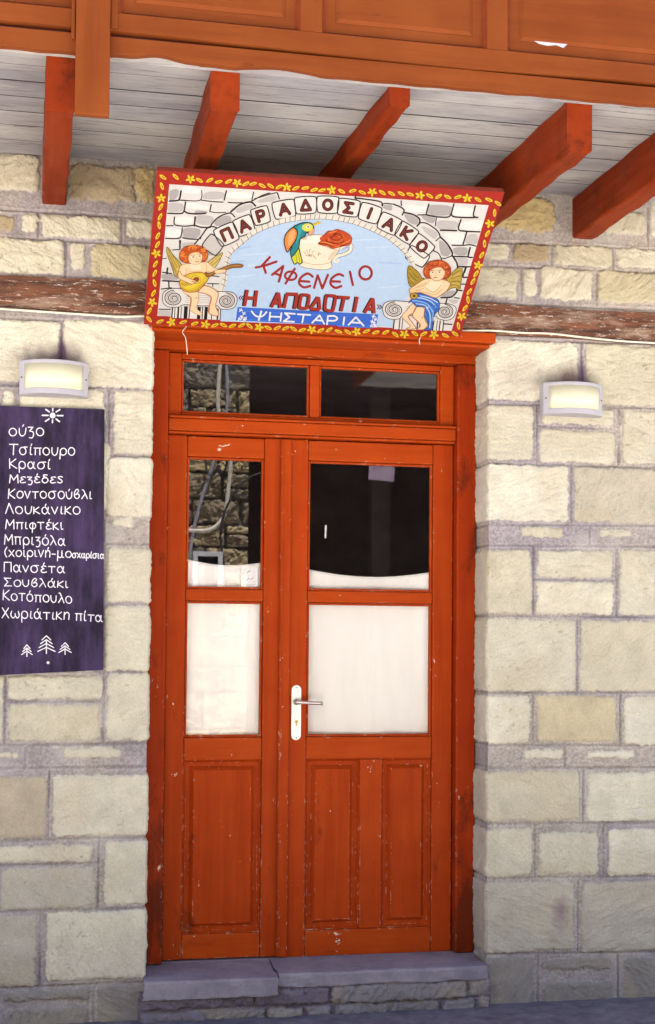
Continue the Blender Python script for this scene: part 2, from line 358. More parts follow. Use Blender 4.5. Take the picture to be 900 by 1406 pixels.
class GridMesh:
    def __init__(s): s.v=[];s.q=[];s.c=[];s.n=0
    def grid(s,V,C,nx,nz):
        s.v.append(V); s.c.append(C); i=np.arange(nx*nz).reshape(nz,nx)+s.n
        s.q.append(np.stack([i[:-1,:-1],i[:-1,1:],i[1:,1:],i[1:,:-1]],-1).reshape(-1,4)); s.n+=nx*nz
    def build(s,name,mat):
        V=np.concatenate(s.v).astype(np.float32); Q=np.concatenate(s.q).astype(np.int32); C=np.concatenate(s.c).astype(np.float32)
        me=bpy.data.meshes.new(name); me.vertices.add(len(V)); me.vertices.foreach_set('co',V.ravel())
        me.loops.add(Q.size); me.loops.foreach_set('vertex_index',Q.ravel()); me.polygons.add(len(Q))
        me.polygons.foreach_set('loop_start',np.arange(len(Q),dtype=np.int32)*4); me.polygons.foreach_set('loop_total',np.full(len(Q),4,dtype=np.int32))
        me.polygons.foreach_set('use_smooth',np.ones(len(Q),dtype=bool))
        me.update(calc_edges=True); me.validate()
        at=me.color_attributes.new('Col','FLOAT_COLOR','POINT'); at.data.foreach_set('color',np.concatenate([C,np.ones((len(C),1),np.float32)],1).ravel())
        me.materials.append(mat); o=bpy.data.objects.new(name,me); link(o); return o
def axis(a,b,step): return np.linspace(a,b,max(2,int(round((b-a)/step))+1))
gm=GridMesh()
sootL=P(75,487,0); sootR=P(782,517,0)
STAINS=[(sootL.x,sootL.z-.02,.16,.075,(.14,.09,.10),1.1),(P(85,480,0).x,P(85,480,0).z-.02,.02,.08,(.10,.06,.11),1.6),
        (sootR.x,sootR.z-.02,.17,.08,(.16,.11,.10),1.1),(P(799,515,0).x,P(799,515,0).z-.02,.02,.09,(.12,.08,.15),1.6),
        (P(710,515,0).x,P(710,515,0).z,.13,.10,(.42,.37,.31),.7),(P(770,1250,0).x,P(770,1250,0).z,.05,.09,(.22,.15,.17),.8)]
def wall_front(x0,x1,z0,z1,st,stones=STONES,joints=JOINTS,stains=STAINS,Y0=0,sgn=-1,**kw):
    xs=axis(x0,x1,st); zs=axis(z0,z1,st); X,Z=np.meshgrid(xs,zs); x=X.ravel(); z=Z.ravel()
    h,c=masonry(x,z,stones,joints,stains,**kw); V=np.stack([x,Y0+sgn*h,z],1)
    return V,c,len(xs),len(zs)
def reveal(Vf,nx,nz,col_i,X0,sg,depth=.2):
    e=Vf.reshape(nz,nx,3)[:,col_i]; ys=np.concatenate([[0,.002,.006],axis(.012,depth,.006)]); U,Zz=np.meshgrid(ys,e[:,2])
    Yv=U+e[:,1][:,None]; u=U.ravel(); z=Zz.ravel()
    st=[(-.03,.5,a[2],a[3],a[4],a[5],a[6]) for a in STONES if (abs(a[1]-(WL+.03))<1e-4 if sg>0 else abs(a[0]-(WR-.03))<1e-4)]
    jt=[(0,j[1],.3,j[1]) for j in JOINTS if abs(j[1]-j[3])<.02 and (j[0]<WL+.02<=j[2]+.04 if sg>0 else j[0]<WR+.05<j[2])]
    h,c=masonry(u+5,z,[(a[0]+5,a[1]+5)+a[2:] for a in st],[(a[0]+5,a[1],a[2]+5,a[3]) for a in jt])
    pl=(np.clip((fbm(u*14,z*5,50,4)-.35)*4,0,1)*np.clip(u/.05,0,1)*.35)[:,None]; c=c*(1-pl)+np.array((.43,.405,.365))[None,:]*pl
    r=np.clip(u/.012,0,1)**.5
    Xv=X0+sg*(h*r+.006*(r-1)*0) ; V=np.stack([Xv,Yv.ravel(),z],1); gm.grid(V,c,len(ys),nz)
ZB=GZ-.06
FINE=.0034
V,c,nx,nz=wall_front(-1.62,WL,ZB,3.23,FINE); gm.grid(V,c,nx,nz); reveal(V,nx,nz,-1,WL,1)
V,c,nx,nz=wall_front(WR,1.75,ZB,3.23,FINE); gm.grid(V,c,nx,nz); reveal(V,nx,nz,0,WR,-1)
V,c,nx,nz=wall_front(WL,WR,2.602,3.23,.008); gm.grid(V,c,nx,nz)
V,c,nx,nz=wall_front(-3.6,-1.62,ZB,3.23,.014); gm.grid(V,c,nx,nz)
V,c,nx,nz=wall_front(1.75,3.6,ZB,3.23,.014); gm.grid(V,c,nx,nz)
# solid body of the wall and an unseen upper wall added to shade the door side
def gbox(x0,x1,y0,y1,z0,z1,c=(.5,.46,.40)):
    P8=np.array([(x0,y0,z0),(x1,y0,z0),(x1,y1,z0),(x0,y1,z0),(x0,y0,z1),(x1,y0,z1),(x1,y1,z1),(x0,y1,z1)],float); gm.v.append(P8); gm.c.append(np.tile(np.array(c),(8,1)))
    gm.q.append(np.array([(3,2,1,0),(4,5,6,7),(0,1,5,4),(1,2,6,5),(2,3,7,6),(3,0,4,7)])+gm.n); gm.n+=8
gbox(-3.6,WL-.02,.03,.5,ZB,3.23); gbox(WR+.02,3.6,.03,.5,ZB,3.23); gbox(WL-.02,WR+.02,.03,.5,2.62,3.23)
gbox(-9,9,.0,.5,3.23,5.2); gbox(-9,-3.6,-.004,.5,ZB,3.23); gbox(3.6,9,-.004,.5,ZB,3.23)
tag(gm.build('stone_wall',stone_m),'cream stone block wall with grey mortar joints round the red door','wall')

# timber let into the wall
m=M(); N=90
xs=[-3.6+7.2*i/N for i in range(N+1)]
def beam_y(i,kk): return -.020+.006*math.sin(i*1.7+kk*2.1)*math.sin(i*.37+kk)
V=[];Fc=[]
for i,x in enumerate(xs):
    V+= [(x,.05,2.600),(x,beam_y(i,0),2.600+.003*math.sin(i*.9)),(x,beam_y(i,1)-.004,2.66),(x,beam_y(i,2),2.727+.004*math.sin(i*.6+1)),(x,.05,2.727)]
for i in range(N):
    for q in range(4): Fc.append((i*5+q,(i+1)*5+q,(i+1)*5+q+1,i*5+q+1))
m.add(V,Fc); tag(build('timber_beam',m,timber_m,smooth=False),'dark weathered timber beam with white scratches let into the wall above the door','beam')

# ------------------------------------------------------------------ interior seen through the panes
m=M(); m.box(-2.6,2.6,.5,4.2,-.10,.0); tag(build('floor',m,inner_m),kind='structure')
m=M(); m.box(-2.6,2.6,4.2,4.3,0,2.7); m.box(-2.7,-2.6,.5,4.3,0,2.7); m.box(2.6,2.7,.5,4.3,0,2.7); m.box(-2.6,-.75,.501,.52,0,2.7); m.box(.75,2.6,.501,.52,0,2.7); m.box(-.75,.75,.501,.52,2.63,2.7)
tag(build('interior_wall',m,inner_m),kind='structure')
m=M(); m.box(-2.7,2.7,.5,4.3,2.7,2.8); tag(build('ceiling',m,inner_m),kind='structure')
m=M(); m.box(WL-.015,WR+.015,.2,.52,-.1,.0); tag(build('threshold_floor',m,inner_m),kind='structure')

# ------------------------------------------------------------------ the door
D=thing('double_door','red painted double door with glazed upper halves under a two-pane transom','door',(0,.2,0))
m=M()
m.box(WL+.004,-.617,.16,.30,.0,2.505); build('jamb',m,red_worn,D,.007)
m=M(); m.box(.615,WR-.004,.16,.30,.0015,2.505); build('jamb',m,red_worn,D,.007)
m=M(); m.box(WL+.004,WR-.004,.155,.30,2.5075,2.552); build('frame_head',m,red_h,D,.005)
m=M(); m.box(-.714,.716,-.05,.155,2.556,2.598); m.box(-.70,.70,-.022,.153,2.540,2.5545); build('cornice',m,red_h,D,.004)
# transom light
T=None
m=M(); y0,y1=.205,.25
m.box(-.614,-.562,y0,y1,2.239,2.503); m.box(.552,.612,y0,y1,2.239,2.503); m.box(-.5605,.5505,y0,y1,2.480,2.503); m.box(-.5605,.5505,y0,y1,2.239,2.255)
m.box(-.020,.020,y0-.004,y1,2.257,2.478)
for a,b in ((-.5605,-.0215),(.0215,.5505)):
    z0,z1=2.2565,2.4785; t=.008
    m.box(a,a+t,y0+.006,y1-.01,z0,z1); m.box(b-t,b,y0+.006,y1-.01,z0,z1); m.box(a+t,b-t,y0+.006,y1-.01,z1-t,z1); m.box(a+t,b-t,y0+.006,y1-.01,z0,z0+t)
T=build('transom_window',m,red_h,D,.003)
for a,b in ((-.553,-.029),(.029,.543)):
    m=M(); m.box(a,b,.226,.230,2.2645,2.4705); build('glass_pane',m,glass_m,T)
m=M(); m.box(-.6145,.6125,.172,.25,2.176,2.226); m.box(-.6145,.6125,.164,.25,2.2275,2.2375); m.box(-.6145,.6125,.180,.25,2.165,2.1745); build('transom_bar',m,red_h,D,.004)
def raised_panel(m,x0,x1,z0,z1,yb=.234,yf=.2145,i1=.026,i2=.042):
    R=[(0,yb-.012),(.008,yb-.003),(.010,yb),(i1,yb),(i1+.002,yb-.005),(i2,yf),]
    V=[];Fc=[]
    for d,y in R: V+=[(x0+d,y,z0+d),(x1-d,y,z0+d),(x1-d,y,z1-d),(x0+d,y,z1-d)]
    for i in range(len(R)-1):
        for q in range(4): Fc.append((i*4+q,i*4+(q+1)%4,(i+1)*4+(q+1)%4,(i+1)*4+q))
    n=(len(R)-1)*4; Fc.append((n,n+1,n+2,n+3)); V+=[(x0,.25,z0),(x1,.25,z0),(x1,.25,z1),(x0,.25,z1)]; k=len(R)*4
    for q in range(4): Fc.append((k+q,k+(q+1)%4,(q+1)%4,q))
    Fc.append((k+3,k+2,k+1,k)); m.add(V,Fc)
def leaf(X0,X1,gx0,gx1,panels,label,zb):
    y0,y1=.21,.255; m=M()
    m.box(X0,gx0,y0,y1,zb,2.162); m.box(gx1,X1,y0,y1,zb,2.162)
    L=build('door_leaf',m,red_v,D,.004); tag(L,label)
    m=M(); e=.0015
    for z0,z1 in ((2.076,2.160),(1.4765,1.5255),(.818,.911),(zb+.001,.106)):
        m=M(); m.box(gx0+e,gx1-e,y0+.0015,y1,z0,z1); build('rail',m,red_h,L,.004)
    for i in range(len(panels)-1): m=M(); m.box(panels[i][1],panels[i+1][0],y0+.002,y1,.1075,.8165); build('mid_stile',m,red_v,L,.004)
    for z0,z1 in ((1.527,2.0745),(.9125,1.475)):
        m=M(); t=.009; a,b=gx0+e,gx1-e
        for q in ((a,a+t,z0,z1),(b-t,b,z0,z1),(a+t+.0005,b-t-.0005,z1-t,z1),(a+t+.0005,b-t-.0005,z0,z0+t)): m.box(q[0],q[1],y0+.007,y1-.012,q[2],q[3])
        build('glazing_bead',m,red_v,L,.0035)
        m=M(); m.box(a+t-.002,b-t+.002,.228,.232,z0+t-.002,z1-t+.002); build('glass_pane',m,glass_m,L)
    for a,b in panels:
        m=M(); raised_panel(m,a+.0005,b-.0005,.107,.8175); build('panel',m,red_v,L)
    return L
L1=leaf(-.614,-.124,-.534,-.209,[(-.5325,-.2105)],'narrow left leaf with one tall raised panel',.004)
L2=leaf(-.1225,.612,-.0225,.5235,[(-.021,.210),(.306,.522)],'wide right leaf with two raised panels and the handle',-.004)
m=M(); m.box(-.143,-.099,.193,.209,.006,2.158); m.box(-.139,-.131,.189,.1925,.008,2.156); build('astragal',m,red_v,L1,.004)
# handle
def stadium(cx,z0,z1,w,n=14):
    r=w/2; return [(cx+r*math.cos(t),z1-r+r*math.sin(t)) for t in [math.pi*i/n for i in range(n+1)]]+[(cx-r*math.cos(t),z0+r-r*math.sin(t)) for t in [math.pi*i/n for i in range(n+1)]]
def prism(m,poly,y0,y1):
    n=len(poly); m.add([(x,y0,z) for x,z in poly]+[(x,y1,z) for x,z in poly],[tuple(range(n)),tuple(range(2*n-1,n-1,-1))]+[(i+n,(i+1)%n+n,(i+1)%n,i) for i in range(n)])
m=M(); prism(m,stadium(-.066,.899,1.129,.041),.2025,.209); build('handle_plate',m,plate_m,L2,.0025)
m=M(); m.tube([(-.068,.203,1.0585),(-.068,.186,1.0585)],.0125,16); m.tube([(-.068,.190,1.0585),(-.068,.158,1.0585)],.0085,14)
m.tube([(-.077,.1605,1.0590),(-.060,.1585,1.0585),(.000,.1575,1.0560),(.036,.1575,1.0545)],[.009,.0085,.0075,.0072],14); build('lever',m,lever_m,L2,smooth=True)
m=M(); m.tube([(-.0655,.2026,.976),(-.0655,.1995,.976)],.0065,12); m.box(-.0685,-.0625,.1998,.2026,.958,.972); build('keyhole',m,brass_m,L2)
m=M()
for z in (1.119,.909): m.tube([(-.0655,.2026,z),(-.0655,.2008,z)],.0026,8)
build('screw',m,screw_m,L2)

# curtains behind the glass
def curtain(name,x0,x1,z0,tops,seed,label):
    nx,nzz=46,60; V=[];Fc=[]; rr=random.Random(seed); ph=[rr.uniform(0,6) for _ in range(6)]
    for j in range(nzz+1):
        for i in range(nx+1):
            u=i/nx; v=j/nzz; x=x0+(x1-x0)*u
            a,b,c_=tops; zt=a*(1-u)*(1-2*u)+4*b*u*(1-u)+c_*u*(2*u-1)
            y=.252+.006*math.sin(9*u+ph[0]+1.5*v)+.0028*math.sin(23*u+ph[1]+2*v)+.0018*math.sin(7*v+ph[2]+4*u)-.006*max(0,v-.93)/.07
            V.append((x,y,z0+(zt-z0)*v))
    for j in range(nzz):
        for i in range(nx): q=j*(nx+1)+i; Fc.append((q,q+1,q+nx+2,q+nx+1))
    m=M(); m.add(V,Fc); o=build(name,m,cloth_m,smooth=True); s=o.modifiers.new('thick','SOLIDIFY'); s.thickness=.0012; s.offset=1
    return tag(o,label,'curtain','white half curtains behind the door panes')
curtain('curtain',-.545,-.198,.86,(1.655,1.628,1.645),3,'white cloth half curtain behind the narrow left leaf')
curtain('curtain',-.035,.536,.86,(1.622,1.590,1.618),8,'white cloth half curtain behind the wide right leaf')
def quadbox(m,pts,Y,t=.0006):
    p=[P(x,y,Y) for x,y in pts]; m.hexa([q for q in p],[q+Vector((0,t,0)) for q in p])
m=M(); quadbox(m,[(331,810),(354,810),(354.5,778),(331.5,777)],.2335); o=build('paper_card',m,card_m); tag(o,'small white printed card stuck at the foot of the upper left door pane','card')
m=M()
for a,b in (((338,797),(343,794)),((344,796),(348,793)),((340,787),(344,783))):
    p,q=P(*a,.2332),P(*b,.2332); m.tube([p,q],.0012,6)
m.tube([P(336,803,.2332),P(350,803,.2332)],.0005,5); ORIGIN[o.name]=(0,0,0); build('print_marks',m,plain('print_grey',(.16,.15,.2),.8),o)
m=M(); quadbox(m,[(506,658),(541,661.5),(543.5,633),(507.5,633)],.2335); tag(build('paper_note',m,note_m),'grey violet paper note hanging behind the top of the right door pane','note')
m=M(); quadbox(m,[(446,739),(448.3,739),(449,721),(446.5,721)],.30,.002); tag(build('bright_mark_strip',m,card_m),'narrow upright white strip added for a bright mark seen through the right door pane','strip')  # added strip stands for a bright upright mark in the pane

# ------------------------------------------------------------------ doorstep
S=thing('doorstep','low two-slab violet stone doorstep with pale front edge under the red door','step',(0,0,GZ))
def slab(name,x0,x1,yf,yb,z0,z1,mat,parent,seed,nx=70,tilt=0,rr=.008,amp=.005,parts=None):
    # rounded, chipped stone slab: loop profile swept along x
    prof=[(yb,z0),(yf+.012,z0),(yf+.002,z0+rr*.6),(yf,z0+rr*1.4),(yf,(z0*2+z1)/3),(yf,(z0+2*z1)/3),(yf,z1-rr*1.3),(yf+rr*.35,z1-rr*.35),(yf+rr*1.3,z1),(yf+.05,z1),(yf+.1,z1),((yf+yb)/2,z1),(yb,z1)]
    V=[];Fc=[];n=len(prof)
    for i in range(nx+1):
        x=x0+(x1-x0)*i/nx
        for k,(y,z) in enumerate(prof):
            if 0<k<n-1:
                d=amp*(float(fbm(np.array([x*14+k*.35]),np.array([seed+k*.3]),seed,4,.6)[0])-.5)*2
                y2=y+d*(1 if 1<=k<=7 else 0); z2=z+d*.7*(1 if k>=6 or k<=2 else 0)
                if k<=2: z2+=amp*2.2*(float(fbm(np.array([x*5.]),np.array([seed*1.7]),seed+4,4)[0])-.5)
            else: y2,z2=y,z
            V.append((x+(.004*math.sin(k*2.+seed) if i in (0,nx) else 0),y2,z2+tilt*(y2-yb)))
    for i in range(nx):
        for k in range(n): Fc.append((i*n+k,i*n+(k+1)%n,(i+1)*n+(k+1)%n,(i+1)*n+k))
    Fc.append(tuple(range(n))[::-1]); Fc.append(tuple(nx*n+k for k in range(n)))
    m=M(); m.add(V,Fc); return build(name,m,mat,parent)
def two(o,mat2):   # pale tooled front edge of the slab
    o.data.materials.append(mat2)
    for p in o.data.polygons:
        if p.normal.y<-.6: p.material_index=1
s1=slab('step_slab',-.703,-.178,-.078,.2,-.078,-.003,step_m,S,3,tilt=.03); two(s1,stepface_m)
s2=slab('step_slab',-.172,.690,-.050,.2,-.060,.000,step_m,S,9,tilt=.02); two(s2,stepface_m)
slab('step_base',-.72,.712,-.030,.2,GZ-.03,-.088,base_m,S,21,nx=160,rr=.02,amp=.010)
gm=GridMesh(); r7=random.Random(17); st=[]; VIO=[(.18,.155,.19),(.20,.172,.205),(.165,.14,.18),(.225,.205,.215)]
x=-.70
while x<.68:
    l=r7.uniform(.25,.6); st.append((x,min(x+l-.008,.70),-.128+r7.uniform(-.008,.004),-.066,'r',r7.choice(VIO),r7.randrange(999))); x+=l
x=-.71
while x<.68:
    l=r7.uniform(.10,.26); st.append((x,min(x+l-.015,.70),GZ-.01,-.137+r7.uniform(-.006,.005),'r',r7.choice(VIO[1:]),r7.randrange(999))); x+=l
jj=[(-.72,-.135,-.3,-.128),(-.3,-.128,-.12,-.136),(-.12,-.136,.1,-.126),(.1,-.126,.16,-.138),(.16,-.138,.70,-.132)]
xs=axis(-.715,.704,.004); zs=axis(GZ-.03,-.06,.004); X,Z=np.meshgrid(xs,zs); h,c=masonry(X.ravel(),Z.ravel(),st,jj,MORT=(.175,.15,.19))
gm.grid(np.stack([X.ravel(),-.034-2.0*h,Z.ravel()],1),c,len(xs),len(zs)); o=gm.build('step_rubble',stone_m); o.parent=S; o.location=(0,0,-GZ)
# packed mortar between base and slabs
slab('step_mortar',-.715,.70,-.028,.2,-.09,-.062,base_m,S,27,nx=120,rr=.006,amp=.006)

# ------------------------------------------------------------------ lamps
def make_lamp(loc,label):
    Lp=thing('wall_lamp',label,'lamp',loc,'white curved wall lamps beside the door')
    W,Hh,B,SD=.131,.066,.062,.045
    def arc(t,inset=0):                   # t 0..1 across the bowed front
        x=-W+2*W*t; y=-SD-B*(1-(2*t-1)**2); return x*(1-inset/W),y+inset
    o0=Vector(loc); m=M()
    def strip(t0,t1,z0,z1,n=14,ins=0,th=.006):
        V=[];Fc=[]
        for i in range(n+1):
            t=t0+(t1-t0)*i/n; x,y=arc(t,ins); x2,y2=arc(t,ins+th)
            V+=[(x,y,z0),(x,y,z1),(x2,y2,z1),(x2,y2,z0)]
        V=[Vector(q)+o0 for q in V]
        for i in range(n):
            for q in range(4): Fc.append((i*4+q,(i+1)*4+q,(i+1)*4+(q+1)%4,i*4+(q+1)%4))
        Fc+=[(0,1,2,3),(n*4+3,n*4+2,n*4+1,n*4)]; m.add(V,Fc)
    strip(0,.069,-Hh,Hh,4); strip(.931,1,-Hh,Hh,4); strip(.0695,.9305,Hh-.014,Hh); strip(.0695,.9305,-Hh,-Hh+.022)
    # side cheeks, top and bottom covers, back plate
    for s in (-1,1): m.hexa(*[[Vector(q)+o0 for q in g] for g in ([(s*W,-SD,-Hh),(s*(W-.006),-SD,-Hh),(s*(W-.006),0,-Hh),(s*W,0,-Hh)],[(s*W,-SD,Hh),(s*(W-.006),-SD,Hh),(s*(W-.006),0,Hh),(s*W,0,Hh)])])
    for z in (Hh-.003,-Hh):
        pts=[arc(i/18,.0062) for i in range(19)]; V=[Vector((x,y,z))+o0 for x,y in pts]+[Vector((W-.007,-.002,z))+o0,Vector((-W+.007,-.002,z))+o0]; n=len(V)
        m.add(V+[v+Vector((0,0,.003)) for v in V],[tuple(range(n))[::-1],tuple(range(n,2*n))]+[(i,(i+1)%n,(i+1)%n+n,i+n) for i in range(n)])
    build('housing',m,lamp_white,Lp,.0015)
    m=M(); strip(.071,.929,-Hh+.0225,Hh-.0145,18,.0012,.003); build('diffuser',m,lamp_cream,Lp,smooth=True)
    for t in (.034,.966):
        x,y=arc(t); m=M(); m.tube([o0+Vector((x,y+.002,.0)),o0+Vector((x,y-.0016,.0))],.0035,10); build('screw',m,screw_m,Lp)
    return Lp
pL=P(74.5,520,-.06); pR=P(788,548.5,-.06)
lamp=make_lamp((pL.x,-.008,pL.z),'white curved wall lamp directly above the dark menu board')
l2=lamp.copy(); COL.objects.link(l2); l2.location=(pR.x,-.008,pR.z); l2['label']='white curved wall lamp on the bare stones right of the door'
for ch in list(lamp.children):
    c2=ch.copy(); COL.objects.link(c2); c2.parent=l2

# ------------------------------------------------------------------ painting with flat shapes
def catmull(pts,closed=False,n=7):
    pts=[tuple(p) for p in pts]
    if len(pts)<3: return pts
    out=[]; N=len(pts); rngN=N if closed else N-1
    for i in range(rngN):
        p0=pts[(i-1)%N] if (closed or i>0) else pts[0]; p1=pts[i]; p2=pts[(i+1)%N]; p3=pts[(i+2)%N] if (closed or i+2<N) else pts[-1]
        for k in range(n):
            t=k/n; a=[]
            for d in (0,1):
                a.append(.5*((2*p1[d])+(-p0[d]+p2[d])*t+(2*p0[d]-5*p1[d]+4*p2[d]-p3[d])*t*t+(-p0[d]+3*p1[d]-3*p2[d]+p3[d])*t**3))
            out.append(tuple(a))
    if not closed: out.append(pts[-1])
    return out
class Paint:
    """Flat brush shapes in picture units, laid on a plane by conv(x,y,lift)."""
    def __init__(s,conv,step=.0003): s.m=M(); s.conv=conv; s.step=step; s.k=0
    def lift(s,layer): s.k+=1; return layer*s.step+(s.k%7)*s.step*.12
    def fill(s,pts,col,layer,smooth=True,n=5):
        q=catmull(pts,True,n) if smooth else pts; h=s.lift(layer)
        s.m.add([s.conv(x,y,h) for x,y in q],[tuple(range(len(q)))],col)
    def stroke(s,pts,wd,col,layer,smooth=True,closed=False,n=6,cap=True,taper=False):
        if smooth and len(pts)>2: q=catmull(pts,closed,n)
        else: q=list(pts)
        if closed: q=q+[q[0]]
        # split at sharp corners
        runs=[[q[0]]]
        for i in range(1,len(q)):
            runs[-1].append(q[i])
            if i<len(q)-1:
                a=math.atan2(q[i][1]-q[i-1][1],q[i][0]-q[i-1][0]); b=math.atan2(q[i+1][1]-q[i][1],q[i+1][0]-q[i][0])
                if abs((b-a+math.pi)%(2*math.pi)-math.pi)>1.0: runs.append([q[i]])
        for r_ in runs:
            r2=[r_[0]]
            for p in r_[1:]:
                if math.hypot(p[0]-r2[-1][0],p[1]-r2[-1][1])>1e-4: r2.append(p)
            if len(r2)<2: continue
            h=s.lift(layer); Lf=[];Rt=[]; n_=len(r2)
            for i,p in enumerate(r2):
                a=r2[max(i-1,0)]; b=r2[min(i+1,n_-1)]; tx,ty=b[0]-a[0],b[1]-a[1]; l=math.hypot(tx,ty) or 1; nx_,ny_=-ty/l,tx/l
                ww=wd/2*(1 if not taper else .35+.65*math.sin(math.pi*min(1,(i+.6)/n_)))
                Lf.append((p[0]+nx_*ww,p[1]+ny_*ww)); Rt.append((p[0]-nx_*ww,p[1]-ny_*ww))
            V=Lf+Rt; Fc=[(i,i+1,n_+i+1,n_+i) for i in range(n_-1)]
            if cap and not taper:
                for e,o_ in ((0,1),(n_-1,n_-2)):
                    tx,ty=r2[e][0]-r2[o_][0],r2[e][1]-r2[o_][1]; a0=math.atan2(ty,tx); base=len(V)
                    V+= [(r2[e][0]+wd/2*math.cos(a0+t),r2[e][1]+wd/2*math.sin(a0+t)) for t in (-math.pi/3,0,math.pi/3)]
                    if e==0: Fc.append((n_,base+2,base+1,base,0)[::-1] if False else (0,base,base+1,base+2,n_))
                    else: Fc.append((2*n_-1,base,base+1,base+2,n_-1))
            s.m.add([s.conv(x,y,h) for x,y in V],Fc,col)
    def ell(s,cx,cy,rx,ry,col,layer,rot=0,n=20):
        c,sn=math.cos(rot),math.sin(rot)
        s.fill([(cx+rx*math.cos(2*math.pi*i/n)*c-ry*math.sin(2*math.pi*i/n)*sn,cy+rx*math.cos(2*math.pi*i/n)*sn+ry*math.sin(2*math.pi*i/n)*c) for i in range(n)],col,layer,False)

# ------------------------------------------------------------------ menu board
MB=thing('menu_board','dark violet menu board with white handwritten Greek dishes, left of the door','menu board',(-1.1,-.02,1.7))
tl,trr,br,bl=P(0,557,-.035),P(144,562,-.035),P(142,920,-.035),P(0,927,-.035)
ex=-1.385
def lerpx(a,b,x): return a+(b-a)*((x-a.x)/(b.x-a.x))
tl2=lerpx(trr,tl,ex); bl2=lerpx(br,bl,ex); m=M(); bk=Vector((0,.02,0))
m.hexa([bl2+bk,br+bk,br,bl2],[tl2+bk,trr+bk,trr,tl2]); build('board',m,board_m,MB,.002)
GL={
'T':(.72,[[(0,1),(.72,1)],[(.36,1),(.36,0)]]),'K':(.6,[[(.04,1),(.02,0)],[(.55,1),(.04,.48),(.6,0)]]),'M':(.72,[[(0,0),(.06,1),(.34,.35),(.66,1),(.72,0)]]),
'Λ':(.62,[[(0,0),(.28,1),(.62,0)]]),'Π':(.62,[[(.02,0),(.04,1),(.60,1),(.60,0)]]),'Σ':(.58,[[(.55,.98),(.02,1),(.30,.52),(0,.02),(.58,.05)]]),'Χ':(.6,[[(0,1),(.58,0)],[(.52,1),(.02,0)]]),
'ο':(.56,['E',.28,.37,.27,.37]),'σ':(.68,['E',.28,.36,.27,.36,[(.28,.73),(.46,.75),(.66,.74)]]),
'υ':(.52,[['s',(0,.74),(.03,.25),(.22,.0),(.44,.18),(.50,.74)]]),'ι':(.2,[['s',(.06,.74),(.05,.2),(.10,.03),(.2,.05)]]),
'ζ':(.44,[[(.02,.76),(.38,.76),(.12,.42)],['s',(.12,.42),(.36,.34),(.40,.05),(.28,-.2),(.08,-.18)]]),
'π':(.6,[[(0,.72),(.6,.72)],[(.12,.72),(.10,0)],[(.48,.72),(.50,0)]]),'ρ':(.54,['E',.28,.37,.26,.36,[(.03,.45),(.02,-.38)]]),
'α':(.62,[['s',(.52,.74),(.46,.3),(.25,0),(.04,.2),(.06,.58),(.28,.74),(.44,.45),(.52,.1),(.62,.02)]]),
'ε':(.44,[['s',(.42,.68),(.22,.74),(.05,.6),(.24,.42)],['s',(.24,.42),(.0,.26),(.12,.02),(.44,.08)]]),
'δ':(.54,[['s',(.46,1.0),(.2,1.02),(.14,.86),(.42,.62),(.52,.3),(.28,0),(.03,.24),(.12,.6),(.34,.66)]]),
's':(.42,[['s',(.38,.68),(.18,.75),(.03,.58),(.34,.28),(.34,.06),(.15,0),(.0,.1)]]),'ν':(.48,[[(0,.74),(.22,0),(.48,.74)]]),
'τ':(.54,[[(0,.72),(.54,.72)],[(.27,.72),(.26,0)]]),'β':(.5,[['s',(.14,.42),(.40,.5),(.46,.22),(.26,0),(.05,.2),(.08,.7),(.28,1.02),(.42,.86),(.30,.62),(.14,.42)]]),
'λ':(.5,[['s',(.0,.95),(.14,.86),(.5,0)],[(.26,.52),(.0,0)]]),'κ':(.46,[[(.02,.74),(.0,0)],[(.42,.74),(.03,.36),(.46,0)]]),
'μ':(.6,[[(.06,.74),(.0,-.38)],['s',(.04,.2),(.18,0),(.40,.12),(.44,.74)],['s',(.44,.5),(.46,.05),(.6,.04)]]),
'φ':(.56,['E',.28,.37,.26,.33,[(.30,.74),(.26,-.36)]]),'χ':(.5,[[(0,.74),(.5,0)],[(.48,.74),(.02,0)]]),
'η':(.46,[[(.02,.74),(.02,.0)],['s',(.02,.45),(.22,.74),(.42,.55),(.42,.0)]]),
'ω':(.72,[['s',(.08,.74),(.0,.3),(.18,.0),(.35,.2),(.37,.5)],['s',(.37,.3),(.52,.0),(.70,.25),(.64,.74)]]),
'(':(.24,[['s',(.22,1.0),(.04,.6),(.06,.2),(.22,-.1)]]),'-':(.36,[[(.02,.36),(.34,.36)]]),' ':(.3,[])}
ACC={'ύ':'υ','ί':'ι','έ':'ε','ά':'α','ό':'ο','ή':'η'}
def E_(a): return 0+a/3.514,540+a*0
bc=lambda x,y,h: P(x,y,-.0352-h)
pt=Paint(bc,.0004)
jr=random.Random(4)
